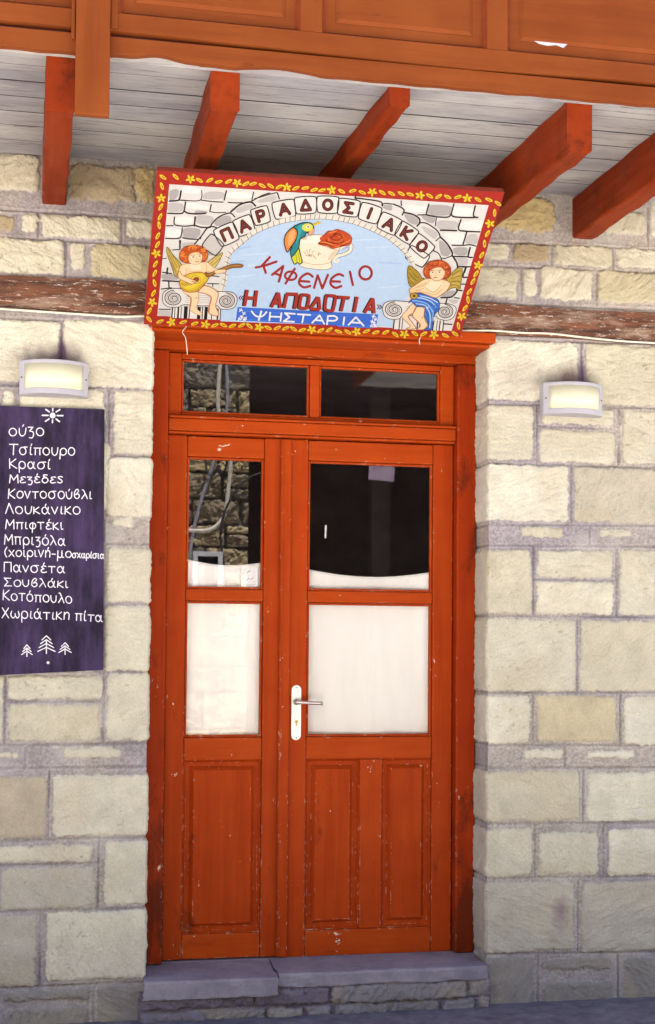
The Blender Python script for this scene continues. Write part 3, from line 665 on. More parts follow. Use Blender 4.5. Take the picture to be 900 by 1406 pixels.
def write(text,x0,x1,yb,yb2,cap,wd):
    if text!='σχαρίσια': pt.m=M(); pt.k=0
    adv=[]
    for ch in text: adv.append(GL[ACC.get(ch,ch)][0])
    gap=.17; tot=sum(adv)+gap*(len(text)-1); sx=(x1-x0)/tot; x=x0
    for ch,a in zip(text,adv):
        g=GL[ACC.get(ch,ch)][1]; j1,j2,rot=jr.uniform(-.02,.02),jr.uniform(.94,1.06),jr.uniform(-.05,.05)
        def tr(p):
            u=(p[0]+rot*p[1])*sx; v=(p[1]*j2+j1)*cap; xx=x+u
            return ((xx)/3.514, 540+(yb+(yb2-yb)*(xx-x0)/(x1-x0)-v)/3.514)
        if g and g[0]=='E':
            cx,cy,rx,ry=g[1:5]; st=jr.uniform(.8,1.9)
            pt.stroke([tr((cx+rx*math.cos(st+2*math.pi*i/14),cy+ry*math.sin(st+2*math.pi*i/14))) for i in range(14)],wd,(1,1,1),1,True,True,3)
            rest=g[5:]
        else: rest=g
        for s_ in rest:
            if s_[0]=='s': pt.stroke([tr(p) for p in s_[1:]],wd,(1,1,1),1)
            else: pt.stroke([tr(p) for p in s_],wd,(1,1,1),1,False)
        if ch in ACC: pt.stroke([tr((a*.5-.02,.88)),tr((a*.5+.05,1.06))],wd,(1,1,1),1,False)
        x+=(a+gap)*sx
wdt=1.36
for t in [('ούζο',45,213,205,205,52),('Tσίπουρο',45,362,296,300,48),('Kρασί',47,243,362,366,46),('Mεζέδεs',47,303,432,433,40),('Kοντοσούβλι',40,443,506,509,46),('Λουκάνικο',28,388,580,584,47),
          ('Mπιφτέκι',28,305,654,658,43),('Mπριζόλα',23,315,728,734,47),('(χοιρινή-μο',23,345,786,793,42),('σχαρίσια',350,502,793,798,30),('Πανσέτα',20,313,860,868,44),('Σουβλάκι',23,328,930,938,40),('Kοτόπουλο',15,348,997,1014,46),
          ('Χωριάτικη',10,335,1083,1092,46),('πίτα',365,495,1096,1103,44)]: 
    write(*t,wdt if t[0]!='σχαρίσια' else 1.35)
    if t[0]!='(χοιρινή-μο': build('writing',pt.m,chalk_m,MB)

pt=Paint(bc,.0004); Q=lambda x,y:(x/3.514,540+y/3.514)
pt.fill([Q(255+14*math.cos(a*.5),107+14*math.sin(a*.5)) for a in range(12)],(1,1,1),1)
for i in range(8):
    a=i*math.pi/4+.0; d0,d1=(22,40) if i%2==0 else (24,48)
    if i%4==0: d1=50
    pt.stroke([Q(255+d0*math.cos(a+.02),107+d0*math.sin(a+.02)),Q(255+d1*math.cos(a+.02),107+d1*.86*math.sin(a+.02))],1.9,(1,1,1),1,False)
build('sun_drawing',pt.m,chalk_m,MB)
for (cx,y0,y1,hw,nt_) in ((131,1212,1270,26,3),(225,1168,1256,42,4),(315,1202,1260,30,3)):
    pt=Paint(bc,.0004)
    for i in range(nt_):
        f_=(i+1)/nt_; yy=y0+(y1-y0-14)*(i/nt_); dy=(y1-y0)/nt_
        pt.stroke([Q(cx-hw*(.35+.65*f_),yy+dy*1.0),Q(cx,yy+dy*.1)],1.35,(1,1,1),1,False); pt.stroke([Q(cx+hw*(.35+.65*f_),yy+dy*1.0),Q(cx,yy+dy*.1)],1.35,(1,1,1),1,False)
    pt.stroke([Q(cx,y0+(y1-y0)*.3),Q(cx,y1)],1.5,(1,1,1),3,False); build('tree_drawing',pt.m,chalk_m,MB)
pt=Paint(bc,.0004); pt.ell(*Q(233,1300),1.9,1.9,(1,1,1),1); build('dot_drawing',pt.m,chalk_m,MB)
def catmull3(pts,n=6):
    pts=[Vector(p) for p in pts]; out=[]
    for i in range(len(pts)-1):
        p0=pts[max(i-1,0)];p1=pts[i];p2=pts[i+1];p3=pts[min(i+2,len(pts)-1)]
        for k in range(n):
            t=k/n; out.append(.5*((2*p1)+(p2-p0)*t+(2*p0-5*p1+4*p2-p3)*t*t+(3*p1-p0-3*p2+p3)*t**3))
    out.append(pts[-1]); return out
# ------------------------------------------------------------------ balcony
ZS=3.205
BAL=thing('balcony','orange red timber balcony with white board underside on five beams over the door','balcony',(0,-.5,ZS))
m=M(); ys=[-1.0,-.885,-.745,-.61,-.47,-.335,-.18,-.02]
rr=random.Random(2)
for a,b in zip(ys[:-1],ys[1:]):
    xc=-3.5
    for e in sorted([rr.uniform(-2.6,-1.7),rr.uniform(1.5,2.5)])+[3.5]:
        dz=rr.uniform(-.003,.003); m.box(xc+.001,e-.001,a+.0045,b-.0045,ZS+dz,ZS+.022+dz); xc=e
build('underside_boards',m,soffit_m,BAL,.001,seg=1)
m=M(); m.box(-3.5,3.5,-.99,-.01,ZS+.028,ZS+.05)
for a in ys[1:-1]: m.box(-3.5,3.5,a-.0044,a+.0044,ZS+.0005,ZS+.026)  # near-black filler paints in the shade of the gaps between boards
build('deck_and_gap_fill',m,dark_m,BAL)
# rim board with its uneven painted lower edge, over the white board behind
def wavy(x):
    d=0
    for c0,c1,a in ((-.92,-.62,.016),(-.50,-.22,.014),(.5,.64,.004)):
        if c0<x<c1: d=max(d,a*math.sin(math.pi*min(1,(x-c0)/(c1-c0)))**.6*(.8+.25*math.sin(x*31)))
    return d
m=M(); N=280; V=[];Fc=[]
for i in range(N+1):
    x=-3.5+7*i/N if False else -1.6+3.2*i/N; z0=3.199+wavy(x)+.0012*math.sin(x*40)
    V+=[(x,-1.03,z0),(x,-1.03,3.262),(x,-1.004,3.262),(x,-1.004,z0)]
for i in range(N):
    for q in range(4): Fc.append((i*4+q,(i+1)*4+q,(i+1)*4+(q+1)%4,i*4+(q+1)%4))
m.add(V,Fc); m.box(-3.5,-1.602,-1.03,-1.004,3.199,3.262); m.box(1.602,3.5,-1.03,-1.004,3.199,3.262)
build('rim_board',m,org_x,BAL)
m=M(); m.box(-3.5,3.5,-1.0035,-1.0,3.192,3.26); m.box(-1.0,-.2,-1.022,-1.0035,3.1935,3.25) if False else None
build('rim_backing',m,soffit_m,BAL)
# parapet: bottom rail with a tapering gap below it, stiles, fielded panels
m=M(); V=[];Fc=[]; N=120
def gap(x): return .014*max(0,min(1,(.15-x)/.9))+.010*max(0,min(1,(x-.30)/.5))+.0015
for i in range(N+1):
    x=-3.5+7*i/N; z0=3.2635+gap(x)
    V+=[(x,-1.036,z0),(x,-1.036,3.338),(x,-1.0,3.338),(x,-1.0,z0)]
for i in range(N):
    for q in range(4): Fc.append((i*4+q,(i+1)*4+q,(i+1)*4+(q+1)%4,i*4+(q+1)%4))
m.add(V,Fc); build('bottom_rail',m,org_x,BAL)
m=M(); m.box(-3.5,3.5,-.975,-.955,3.25,3.34); build('gap_board',m,plain('gap_board_violet',(.05,.045,.09),.8),BAL)  # dark violet board added behind, so the open gap reads dark
edges=[-3.5,-1.53,-.886,-.294,-.217,.354,.430,1.06,1.13,3.5]
stl=[(-1.60,-1.53),(-.955,-.886),(-.294,-.217),(.354,.430),(1.06,1.13)]
m=M()
for a,b in stl:
    m=M(); m.box(a,b,-1.034,-1.0,3.3395,4.18); build('stile',m,org_z,BAL,.003)
pn=[(-3.5,-1.60),(-1.53,-.955),(-.886,-.294),(-.217,.354),(.430,1.06),(1.13,3.5)]
m=M(); 
for a,b in pn:
    # bevelled bead round the opening
    t=.011
    for (p0,p1,q0,q1) in (((a,3.339),(b,3.339),(a+t,3.339+t),(b-t,3.339+t)),):
        m.add([(p0[0],-1.0345,p0[1]),(p1[0],-1.0345,p1[1]),(q1[0],-1.018,q1[1]),(q0[0],-1.018,q0[1])],[(0,1,2,3)])
    m.add([(a,-1.0335,3.339),(a+t,-1.018,3.339+t),(a+t,-1.018,4.18),(a,-1.0335,4.18)],[(0,1,2,3)])
    m.add([(b,-1.0335,3.339),(b-t,-1.018,3.339+t),(b-t,-1.018,4.18),(b,-1.0335,4.18)],[(3,2,1,0)])
build('moulding',m,paint('dull_red_moulding',(.17,.030,.010),(.21,.042,.014),'x',.68,(.6,.55,.5)),BAL)
for a,b in pn:
    m=M(); raised=[(0,-1.016),(.045,-1.016),(.047,-1.014),(.060,-1.020)]
    V=[];Fc=[]
    for d,y in raised: V+=[(a+d,y,3.34+d),(b-d,y,3.34+d),(b-d,y,4.18-d),(a+d,y,4.18-d)]
    for i in range(3):
        for q in range(4): Fc.append((i*4+q,i*4+(q+1)%4,(i+1)*4+(q+1)%4,(i+1)*4+q))
    Fc.append((12,13,14,15)); V+=[(a,-1.0,3.34),(b,-1.0,3.34),(b,-1.0,4.18),(a,-1.0,4.18)]; Fc.append((19,18,17,16)); m.add(V,Fc)
    build('panel',m,org_x,BAL)
m=M(); m.box(-3.5,3.5,-1.045,-.985,4.181,4.25); build('handrail',m,org_x,BAL,.006)
m=M(); m.box(-1.026,-.917,-1.066,-1.0375,2.987,4.18); build('post',m,org_z,BAL,.004)
m=M(); m.box(-1.040,-1.0275,-1.05,-1.037,3.235,4.18); m.box(-.9155,-.893,-1.045,-1.037,3.285,4.18); build('post_fillet',m,org_z,BAL,.003)
def beam(xf0,xf1,xw0,xw1,zf,zw,yf=-1.002,ch=.012):
    m=M(); zt=ZS-.002; N=16; V=[];Fc=[]
    for i in range(N+1):
        t=i/N; y=yf+(.1-yf)*t; a=xf0+(xw0-xf0)*t; b=xf1+(xw1-xf1)*t; z=zf+(zw-zf)*t
        jx=.0025*math.sin(i*1.3+xf0*9); jz=.002*math.sin(i*.9+xf0*5); c=.007+.004*math.sin(i*2.1+xf0)
        z+=jz
        if i==0: y=yf
        V+=[(a+jx,y,z+c),(a+c+jx,y,z),(b-c+jx,y,z),(b+jx,y,z+c),(b+jx,y,zt),(a+jx,y,zt)]
    for i in range(N):
        for q in range(6): Fc.append((i*6+q,(i+1)*6+q,(i+1)*6+(q+1)%6,i*6+(q+1)%6))
    Fc.append((5,4,3,2,1,0)); n=N*6; Fc.append(tuple(n+q for q in range(6))); m.add(V,Fc)
    o=build('beam',m,beam_m,BAL,.003); o.data.materials.append(org_z)
    for p in o.data.polygons:
        if p.normal.y<-.9: p.material_index=1
    return o
tag(beam(-1.117,-1.027,-1.139,-1.046,3.014,3.022),'split beam end beside the upright post')
beam(-.585,-.494,-.588,-.497,3.062,3.05)
beam(.024,.090,-.05,.02,3.126,3.10)
beam(.660,.748,.612,.70,3.022,3.03)
beam(1.085,1.180,1.070,1.166,3.022,3.035)
beam(-2.0,-1.91,-2.0,-1.91,3.03,3.03); beam(1.9,1.99,1.9,1.99,3.03,3.03)
pp=[P(x,y,-1.0162) for x,y in ((732,55),(740,60),(752,63),(764,62),(774,66),(779,61),(782,57),(768,57),(757,58),(744,55))]
m=M(); m.add(pp,[tuple(range(len(pp)))]); build('bare_patch',m,plain('peeled_pale_wood',(.42,.42,.46),.8,0,.15,80),BAL)

# ------------------------------------------------------------------ cord, wires
pts=[P(*q,-.032) for q in ((-120,417),(-40,421),(0,424),(60,428),(120,432),(165,435),(198,434),(240,436))]
pts+=[Vector((-.3,-.034,2.5995)),Vector((.2,-.034,2.6)),Vector((.55,-.034,2.603))]
pts+=[P(*q,-.034) for q in ((676,454),(720,457),(756,458),(800,463),(850,468),(900,471),(960,475))]
m=M(); m.tube([tuple(p) for p in catmull3(pts)],.0042,8); m.tube([tuple(P(756,458,-.03)),tuple(P(758,459,-.040))],.006,6)
tag(build('cord',m,cord_m,smooth=True),'thin cream cord running along the wall just below the timber beam','cord')
def wire(pts,Y,label):
    m=M(); m.tube([tuple(p) for p in catmull3([P(x,y,Y) for x,y in pts])],.0016,6); tag(build('wire_hook',m,wire_m,smooth=True),label,'wire',)
wire([(255,446),(256,449),(253,452),(251,457),(255,464),(257,478),(257.5,487)],-.058,'pale bent wire hanging under the left end of the painted signboard')
wire([(577,458),(578,462),(576,467),(577,473)],-.058,'short pale wire end under the right half of the painted signboard')

# ------------------------------------------------------------------ across the street (seen mirrored in the panes)
OY=-8.7
os_,oj=[],[]
def rubble(x0,x1,z0,z1,seed):
    rr=random.Random(seed); z=z0
    while z<z1:
        h=rr.uniform(.24,.42); x=x0
        while x<x1:
            l=rr.uniform(.25,.6); e=min(x+l,x1); k=rr.uniform(.006,.016)
            if rr.random()<.3 and h>.24:
                zm=z+h*rr.uniform(.4,.6); cells=((z,zm),(zm,z+h))
            else: cells=((z,z+h),)
            for a,b in cells: os_.append((x+k,e-k,a+k,b-k,'R',rr.choice([(.42,.33,.20),(.28,.22,.15),(.50,.39,.22),(.18,.15,.12)]),rr.randrange(9999)))
            x=e
        z+=h
rubble(-5,1.0,-.2,5.6,7)
gm=GridMesh()
for a_,b_,st_ in ((-5,-.6,.03),(-.6,.97,.010)):
    V,c,nx,nz=wall_front(a_,b_,-.2,5.6,st_,os_,[],[],OY,1,MORT=(.05,.042,.042)); V[:,1]=OY+(V[:,1]-OY)*4.0; gm.grid(V,c,nx,nz)
gbox(-5,.96,OY-.5,OY-.03,-.2,5.6); gbox(-9,-5,OY-.5,OY,-.2,5.6)
gbox(.70,.96,OY-3,OY-.5,-.2,5.6)
tag(gm.build('stone_wall',stone_m),'rough sunlit rubble wall across the street, mirrored in the left panes of the door','wall')
B2=thing('dark_porch','deep dark timber porch across the street, mirrored in the right panes of the door','porch',(3,OY,GZ))
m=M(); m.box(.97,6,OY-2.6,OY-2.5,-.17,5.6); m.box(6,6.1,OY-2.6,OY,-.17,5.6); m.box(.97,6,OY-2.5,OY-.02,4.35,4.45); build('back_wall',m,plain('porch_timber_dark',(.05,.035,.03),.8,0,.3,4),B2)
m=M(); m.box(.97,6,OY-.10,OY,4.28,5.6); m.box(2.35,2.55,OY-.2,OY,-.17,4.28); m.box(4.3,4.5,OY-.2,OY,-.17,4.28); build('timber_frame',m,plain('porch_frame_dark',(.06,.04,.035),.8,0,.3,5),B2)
m=M()
for i in range(8): m.box(2.15,6,OY+.012+i*.165,OY+.165+i*.165,4.12,4.145)
build('white_boards',m,soffit_m,B2)
m=M(); m.box(2.15,6,OY+1.34,OY+1.37,4.08,4.30); m.box(2.12,2.148,OY,OY+1.37,4.08,4.30); build('rim_board',m,org_x,B2)
def cat3(pts): return [tuple(p) for p in catmull3([Vector(p) for p in pts])]
def mp(x,y,Y=.23,R=OY+.06):     # where a ray mirrored in a pane meets the wall opposite
    q=P(x,y,Y); d=q-CAM; t=(Y-R)/d.y; return (q.x+d.x*t,R,q.z+d.z*t)
m=M(); m.tube(cat3([mp(303,490),mp(300,565),mp(316,628),mp(313,680),mp(309,705),mp(298,722),mp(280,729),mp(240,727)]),.024,10); tag(build('conduit_pipe',m,pipe_m,smooth=True),'pale curved pipe on the rubble wall, mirrored in the upper left door pane','pipe')
m=M(); m.tube(cat3([mp(311,490),mp(311,570),mp(292,640),mp(276,690),mp(264,740),mp(258,800)]),.020,10); tag(build('conduit_pipe',m,pipe2_m,smooth=True),'grey straight pipe on the rubble wall, mirrored beside the pale one','pipe')
m=M(); m.tube(cat3([mp(364,648,.23,OY+.12),mp(345,655,.23,OY+.12),mp(326,672,.23,OY+.12),mp(308,705,.23,OY+.12),mp(303,740,.23,OY+.12),mp(308,775,.23,OY+.12),mp(312,820,.23,OY+.12)]),.013,8); tag(build('hanging_cable',m,cable_m,smooth=True),'black looping cable in front of the rubble wall, mirrored in the upper left pane','cable')
m=M(); m.tube(cat3([mp(284,632,.23,OY+.1),mp(284,648,.23,OY+.1),mp(295,654,.23,OY+.1),mp(308,646,.23,OY+.1),mp(313,628,.23,OY+.1)]),.010,8); tag(build('hanging_cable',m,cable_m,smooth=True),'short sagging black cable near the top of the upper left pane reflection','cable')
a=mp(264,758); b=mp(304,790); x0,x1=sorted((a[0],b[0]))
MX=thing('meter_box','grey meter box on the rubble wall, mirrored low in the upper left pane','meter box',(x0,OY,b[2]))
z1=a[2]; z0=z1-.42
m=M()
for q in ((x0,x0+.05,z0,z1),(x1-.05,x1,z0,z1),(x0+.05,x1-.05,z1-.05,z1),(x0+.05,x1-.05,z0,z0+.05)): m.box(q[0],q[1],OY+.02,OY+.2,q[2],q[3])
build('frame',m,meter_m,MX,.004)
m=M(); m.box(x0+.05,x1-.05,OY+.02,OY+.15,z0+.05,z1-.05); build('front',m,dark_m,MX)
# ------------------------------------------------------------------ the painted signboard, leaning out at the top
YB,TO=-.09,.55
sBL,sBR=P(198,445,YB),P(632,462,YB); sTL,sTR=P(216,234,YB-TO),P(693,264,YB-TO)
su=((sBR-sBL)+(sTR-sTL)).normalized(); sv=((sTL-sBL)+(sTR-sBR))/2; sv=(sv-su*sv.dot(su)).normalized(); sn=su.cross(sv)
sc0=(sBL+sBR+sTL+sTR)/4
def onsign(x,y,h=0):
    d=ray(x,y); t=(sc0-CAM).dot(sn)/d.dot(sn); return CAM+d*t+sn*h
SB=thing('signboard','hand painted tavern signboard with two cherubs, red flowered border and Greek lettering over the door','sign',tuple((sBL+sBR)/2))
cor=[(198,445),(632,462),(693,264),(216,234)]
c4=[onsign(*q) for q in cor]; m=M(); m.hexa([p-sn*.026 for p in c4],[p-sn*.0004 for p in c4]); build('board',m,plain('sign_board_red_brown',(.22,.03,.015),.6,0,.2,20),SB,.0015)
for t in (.12,.88):
    m=M(); a=c4[3].lerp(c4[2],t)-sn*.03-sv*.05; m.tube([tuple(a),(a.x,.01,3.02)],.008,8); build('bracket',m,dark_m,SB)
W1=(.74,.715,.70); BLK=(.018,.010,.012); REDB=(.42,.022,.012); YEL=(.80,.58,.03)
inner=[(216.3,433.4),(620.3,454.3),(671.2,281.7),(232.9,252.8)]
pt=Paint(onsign); 
for i in range(4): pt.fill([cor[i],cor[(i+1)%4],inner[(i+1)%4],inner[i]],REDB,1,False)
build('border',pt.m,sign_m,SB)
# flowers and leaves of the border
pt=Paint(onsign); rr=random.Random(3)
def flower(x,y,r=6.6):
    a0=rr.uniform(0,6)
    for i in range(5):
        a=a0+i*2*math.pi/5+rr.uniform(-.15,.15); pt.ell(x+math.cos(a)*r*.58,y+math.sin(a)*r*.52,r*.46,r*.24,YEL,3,a,10)
    pt.ell(x,y,r*.16,r*.16,(.25,.22,.02),4,0,8)
def leafm(x,y,a,l=5.6):
    pt.ell(x,y,l,l*.40,YEL,3,a,12); pt.ell(x+.3,y+.3,l*.55,l*.12,(.40,.06,.01),4,a,8)
topf=[(222,239),(261.9,245.6),(326,251),(393.9,256.9),(455.6,260.7),(511.5,263.6),(577,268),(641.7,271.9),(686,276)]
rgt=[(686,276),(673,307),(657,364),(634.3,434),(627,459)]
bot=[(203,440),(235.5,442),(282.4,445),(356,449),(428.3,452.4),(489.7,455),(555.5,458.5),(596.2,459.4),(627,459)]
lft=[(222,239),(221.3,272),(214.8,347.9),(209.6,414.8),(203,440)]
for path in (topf,rgt,bot,lft):
    for i,(a,b) in enumerate(zip(path[:-1],path[1:])):
        if i>0: flower(*a)
        L=math.hypot(b[0]-a[0],b[1]-a[1]); n=max(1,int(L/13.5)-1+(1 if L>60 else 0)); d=math.atan2(b[1]-a[1],b[0]-a[0])
        for k_ in range(n):
            t=(k_+1)/(n+1); leafm(a[0]+(b[0]-a[0])*t+rr.uniform(-1,1),a[1]+(b[1]-a[1])*t+rr.uniform(-1.2,1.2),d+rr.choice((-1,1))*rr.uniform(.25,.65)*(1 if path in (topf,bot) else .8))
for q in ((224,243),(684,279),(625,458),(205,438)): leafm(*q,rr.uniform(.5,1.0))
build('flower_border',pt.m,sign_m,SB)
# painted wall, arch and sky
C1=lambda p:(200+p[0]/6.43,330+p[1]/6.43)
C2=lambda p:(520+p[0]/6.43,340+p[1]/6.43)
C3=lambda p:(370+p[0]/6.43,290+p[1]/6.43)
C4=lambda p:(200+p[0]/5.625,230+p[1]/5.625)
C5=lambda p:(350+p[0]/4.737,240+p[1]/4.737)
C6=lambda p:(540+p[0]/5.625,255+p[1]/5.625)
C7=lambda p:(310+p[0]/3.913,340+p[1]/3.913)
mp_=lambda f,l:[f(p) for p in l]
pt=Paint(onsign); pt.fill(inner,W1,1.2,False)
G1,G2,WHT=(.43,.405,.41),(.54,.515,.51),(.86,.84,.82)
for f,l,c in ((C4,[(190,180),(255,170),(240,235),(190,250)],G1),(C4,[(300,150),(420,165),(400,200),(290,190)],WHT),(C4,[(470,190),(600,190),(590,240),(450,240)],G2),(C4,[(650,190),(810,200),(790,240),(640,230)],WHT),
  (C4,[(180,275),(285,280),(280,335),(180,340)],G2),(C4,[(330,270),(480,300),(470,320),(320,310)],WHT),(C4,[(400,330),(480,340),(460,352),(380,350)],G1),(C4,[(240,385),(360,385),(350,430),(240,430)],WHT),(C4,[(400,370),(520,380),(500,440),(400,430)],G2),
  (C4,[(300,470),(420,475),(400,540),(300,540)],G1),(C4,[(165,470),(270,480),(260,530),(165,530)],WHT),(C4,[(540,400),(640,370),(660,420),(550,450)],G1),(C4,[(700,320),(800,280),(830,310),(720,350)],G2),
  (C4,[(470,590),(520,550),(600,590),(560,670),(480,670)],G1),(C1,[(150,300),(280,300),(280,345),(160,345)],G1),(C1,[(240,230),(320,240),(330,270),(250,280)],G2),(C1,[(330,20),(460,20),(420,40),(330,60)],G2),(C1,[(120,620),(215,625),(210,665),(115,660)],G2),
  (C6,[(280,150),(450,160),(430,225),(280,220)],G1),(C6,[(90,150),(250,160),(250,200),(120,195)],WHT),(C6,[(480,160),(620,180),(600,230),(470,225)],WHT),(C6,[(350,270),(500,280),(480,330),(350,330)],G2),(C6,[(540,280),(680,270),(660,340),(530,330)],WHT),
  (C6,[(400,370),(540,370),(530,440),(440,440)],WHT),(C6,[(470,480),(570,480),(560,535),(480,530)],G1),(C6,[(580,380),(650,380),(640,450),(560,440)],G2),(C6,[(220,230),(320,240),(310,290),(250,270)],G1),(C6,[(90,220),(190,250),(180,300),(120,280)],G1),(C6,[(230,310),(340,360),(320,410),(240,350)],G2),(C6,[(360,420),(440,490),(430,540),(370,530)],G1),
  (C2,[(660,90),(780,95),(780,150),(700,150)],G2),(C2,[(560,390),(680,380),(640,430),(560,430)],G1),(C2,[(620,460),(700,460),(690,490),(650,490)],G2),(C5,[(20,170),(120,130),(140,160),(60,180)],G2),(C5,[(830,200),(890,195),(890,230),(850,225)],G1)):
    pt.fill(mp_(f,l),c,2)
sky=[(303,441),(306,400),(309,381),(314,347),(331,334),(350,319),(371,309.7),(392,303.6),(419.7,300.2),(445,299),(468,302),(485,305.4),(506,313.9),(529.4,325),(540,333),(551,342),(560,353),(566,364),(566,395),(558,410),(541,449)]
SKYC=(.50,.66,.90)
pt.fill([onp for onp in sky],SKYC,2.6,False)
for x0,y0,x1,y1 in ((330,350,372,347),(320,380,352,376),(500,340,545,338),(480,330,520,328),(330,405,350,402),(520,395,552,392),(340,365,360,368)): pt.stroke([(x0,y0),((x0+x1)/2,y0-1),(x1,y1)],2.2,(.58,.72,.93),3,taper=True)
for x0,y0,x1,y1 in ((325,342,345,338),(520,360,552,362),(318,360,336,358)): pt.stroke([(x0,y0),(x1,y1)],2.4,(.40,.57,.86),3,False,taper=True)
build('wall_and_sky_painting',pt.m,sign_m,SB)
pt=Paint(onsign)
lines=[(C4,[(185,258),(235,255),(262,243),(275,180)],3),(C4,[(258,250),(330,255)],2),(C4,[(280,250),(420,252),(435,175)],1.6),(C4,[(430,250),(520,262),(600,266)],2),(C4,[(608,250),(625,178)],2.4),(C4,[(640,268),(700,272),(745,270)],2),(C4,[(822,255),(835,188)],2),
 (C4,[(172,352),(260,355),(295,340),(310,265)],2.6),(C4,[(300,335),(330,352),(400,357),(465,352)],2.8),(C4,[(497,338),(508,285)],2.2),(C4,[(500,340),(560,348),(620,345)],1.6),(C4,[(162,448),(215,447)],2),(C4,[(225,380),(222,430),(240,445),(310,452),(370,445)],2.2),(C4,[(378,450),(384,380)],3),(C4,[(380,445),(430,460),(500,462)],2.6),
 (C4,[(155,545),(230,548),(272,535),(285,465)],2.2),(C4,[(285,540),(330,550),(400,553)],2.4),(C4,[(265,612),(270,565)],2.4),(C4,[(210,635),(265,632)],2),
 (C1,[(195,243),(190,292)],3.2),(C1,[(150,280),(230,292)],2.2),(C1,[(150,355),(300,362)],2.6),(C1,[(205,360),(208,412)],2.4),(C1,[(140,428),(230,418)],2),(C1,[(120,607),(225,608)],2),(C1,[(303,0),(306,70)],2.6),(C1,[(590,312),(650,318)],1.8),(C1,[(548,380),(650,382)],1.8),(C1,[(592,380),(596,405)],1.8),(C1,[(150,160),(185,158)],1.6),
 (C4,[(380,590),(430,530),(480,465),(520,455),(550,465)],2.4),(C4,[(430,530),(425,550)],2),(C4,[(505,445),(560,385),(650,350),(690,380)],2.4),(C4,[(660,340),(730,285),(810,265),(850,295)],3.2),(C4,[(820,260),(900,215),(960,195)],2),
 (C5,[(0,155),(100,125),(145,115)],2),(C5,[(148,118),(160,155)],2.4),(C5,[(650,150),(740,160),(820,175),(830,200)],2.6),(C5,[(825,195),(850,185),(900,190)],2),(C5,[(655,135),(660,160)],2.2),
 (C6,[(0,140),(60,165),(85,190),(70,225)],2.6),(C6,[(80,205),(150,220),(200,250),(205,285),(185,310)],3),(C6,[(200,285),(260,290),(340,345),(365,395)],2.4),(C6,[(365,395),(330,425)],1.8),(C6,[(365,395),(420,450),(455,510),(455,540)],3),(C6,[(455,540),(400,560),(380,556)],1.8),(C6,[(460,540),(490,590),(500,640)],2.6),
 (C6,[(62,115),(64,152)],2.2),(C6,[(190,225),(270,222)],2),(C6,[(277,140),(258,215),(290,230),(380,242),(440,230),(470,140)],2.6),(C6,[(450,220),(470,238),(560,245),(655,243)],2.8),(C6,[(635,155),(620,225),(640,243)],2.6),(C6,[(335,245),(325,310)],1.8),(C6,[(365,342),(490,345)],3),(C6,[(525,260),(505,335),(560,350),(670,355)],2.6),(C6,[(570,355),(540,452)],2.6),(C6,[(455,458),(530,460),(590,455),(640,465)],2.2),(C6,[(595,475),(580,545),(612,552)],2.6),(C6,[(470,545),(570,548)],2.2),(C6,[(500,620),(600,625)],2),(C6,[(565,628),(550,672)],2.4),
 (C2,[(660,75),(790,80)],2.4),(C2,[(810,0),(790,80)],2.4),(C2,[(740,170),(800,168)],2.6),(C2,[(770,175),(745,255),(780,260)],2.8),(C2,[(735,320),(768,322)],2.2),(C2,[(700,375),(738,378)],2.6),(C2,[(550,440),(640,435),(690,390),(690,365)],2.8),(C2,[(605,450),(595,488)],2.4),(C2,[(670,440),(712,446)],2.2),(C2,[(580,672),(648,677)],2.4),(C2,[(490,30),(530,50),(560,110)],2),(C2,[(650,70),(690,130),(700,180)],2.4),(C2,[(490,20),(380,80),(345,110)],1.8)]
for f,l,wd in lines: pt.stroke(mp_(f,l),wd*.74,BLK,3.4)
# voussoirs with the word of the arch on them
def quadstone(cx,cy,wd,ht,rot,c=(.80,.765,.74)):
    a=math.radians(-rot); ca,sa=math.cos(a),math.sin(a); k_=.30
    q=[]
    for (u,v) in ((-1,-1+k_),(-1+k_,-1),(1-k_,-1),(1,-1+k_),(.93,1-k_),(.93-k_,1),(-.93+k_,1),(-.93,1-k_)):
        q.append((cx+u*wd/2*ca-v*ht/2*sa,cy+u*wd/2*sa+v*ht/2*ca))
    pt.fill(q,c,4.2); pt.stroke(q,1.5,BLK,5,True,True)
ARCH=[('Π',311.6,321.5,30,26,24),('Α',335.5,309.5,26,24,22),('Ρ',358.4,295.8,24,23,16),('Α',390.5,287.0,31,24,10),('Δ',420.0,281.5,30,23,3),('Ο',450.3,280.8,30,23,-2),('Σ',478.8,284.8,30,23,-8),('Ι',508.0,292.4,29,24,-17),('Α',534.7,307,30,24,-25),('Κ',558.1,319.5,28,23,-33),('Ο',579.5,337.7,30,23,-40)]
for ch,x,y,wd,ht,rot in ARCH: quadstone(x,y,wd,ht,rot)
quadstone(293,336,22,24,52,(.60,.57,.55)); quadstone(573,352,30,20,-30,(.82,.79,.76))
# roped inner ring of the arch
ring=[(305,398),(309,381),(312,360),(316,347),(331,333),(350,318),(371,308.5),(392,302),(419.7,298.2),(445,297),(468,300.2),(486,304),(507,312),(530,323),(541,331),(552,340.5),(561,351),(567,363)]
rc=catmull(ring,False,8)
pt.stroke(rc,6.4,(.80,.75,.68),5.4,False); 
acc=0
for a,b in zip(rc[:-1],rc[1:]):
    d=math.hypot(b[0]-a[0],b[1]-a[1]); acc+=d
    if acc>6.2:
        acc=0; tx,ty=(b[0]-a[0])/d,(b[1]-a[1])/d; pt.stroke([(b[0]-ty*3.4-tx,b[1]+tx*3.4-ty),(b[0],b[1]),(b[0]+ty*3.2+tx*.6,b[1]-tx*3.2+ty*.6)],.75,(.12,.08,.07),6.4)
off=lambda s:[(x+s*0,y+s) for x,y in rc]
pt.stroke(off(3.3),.55,(.2,.15,.14),6.6,False)
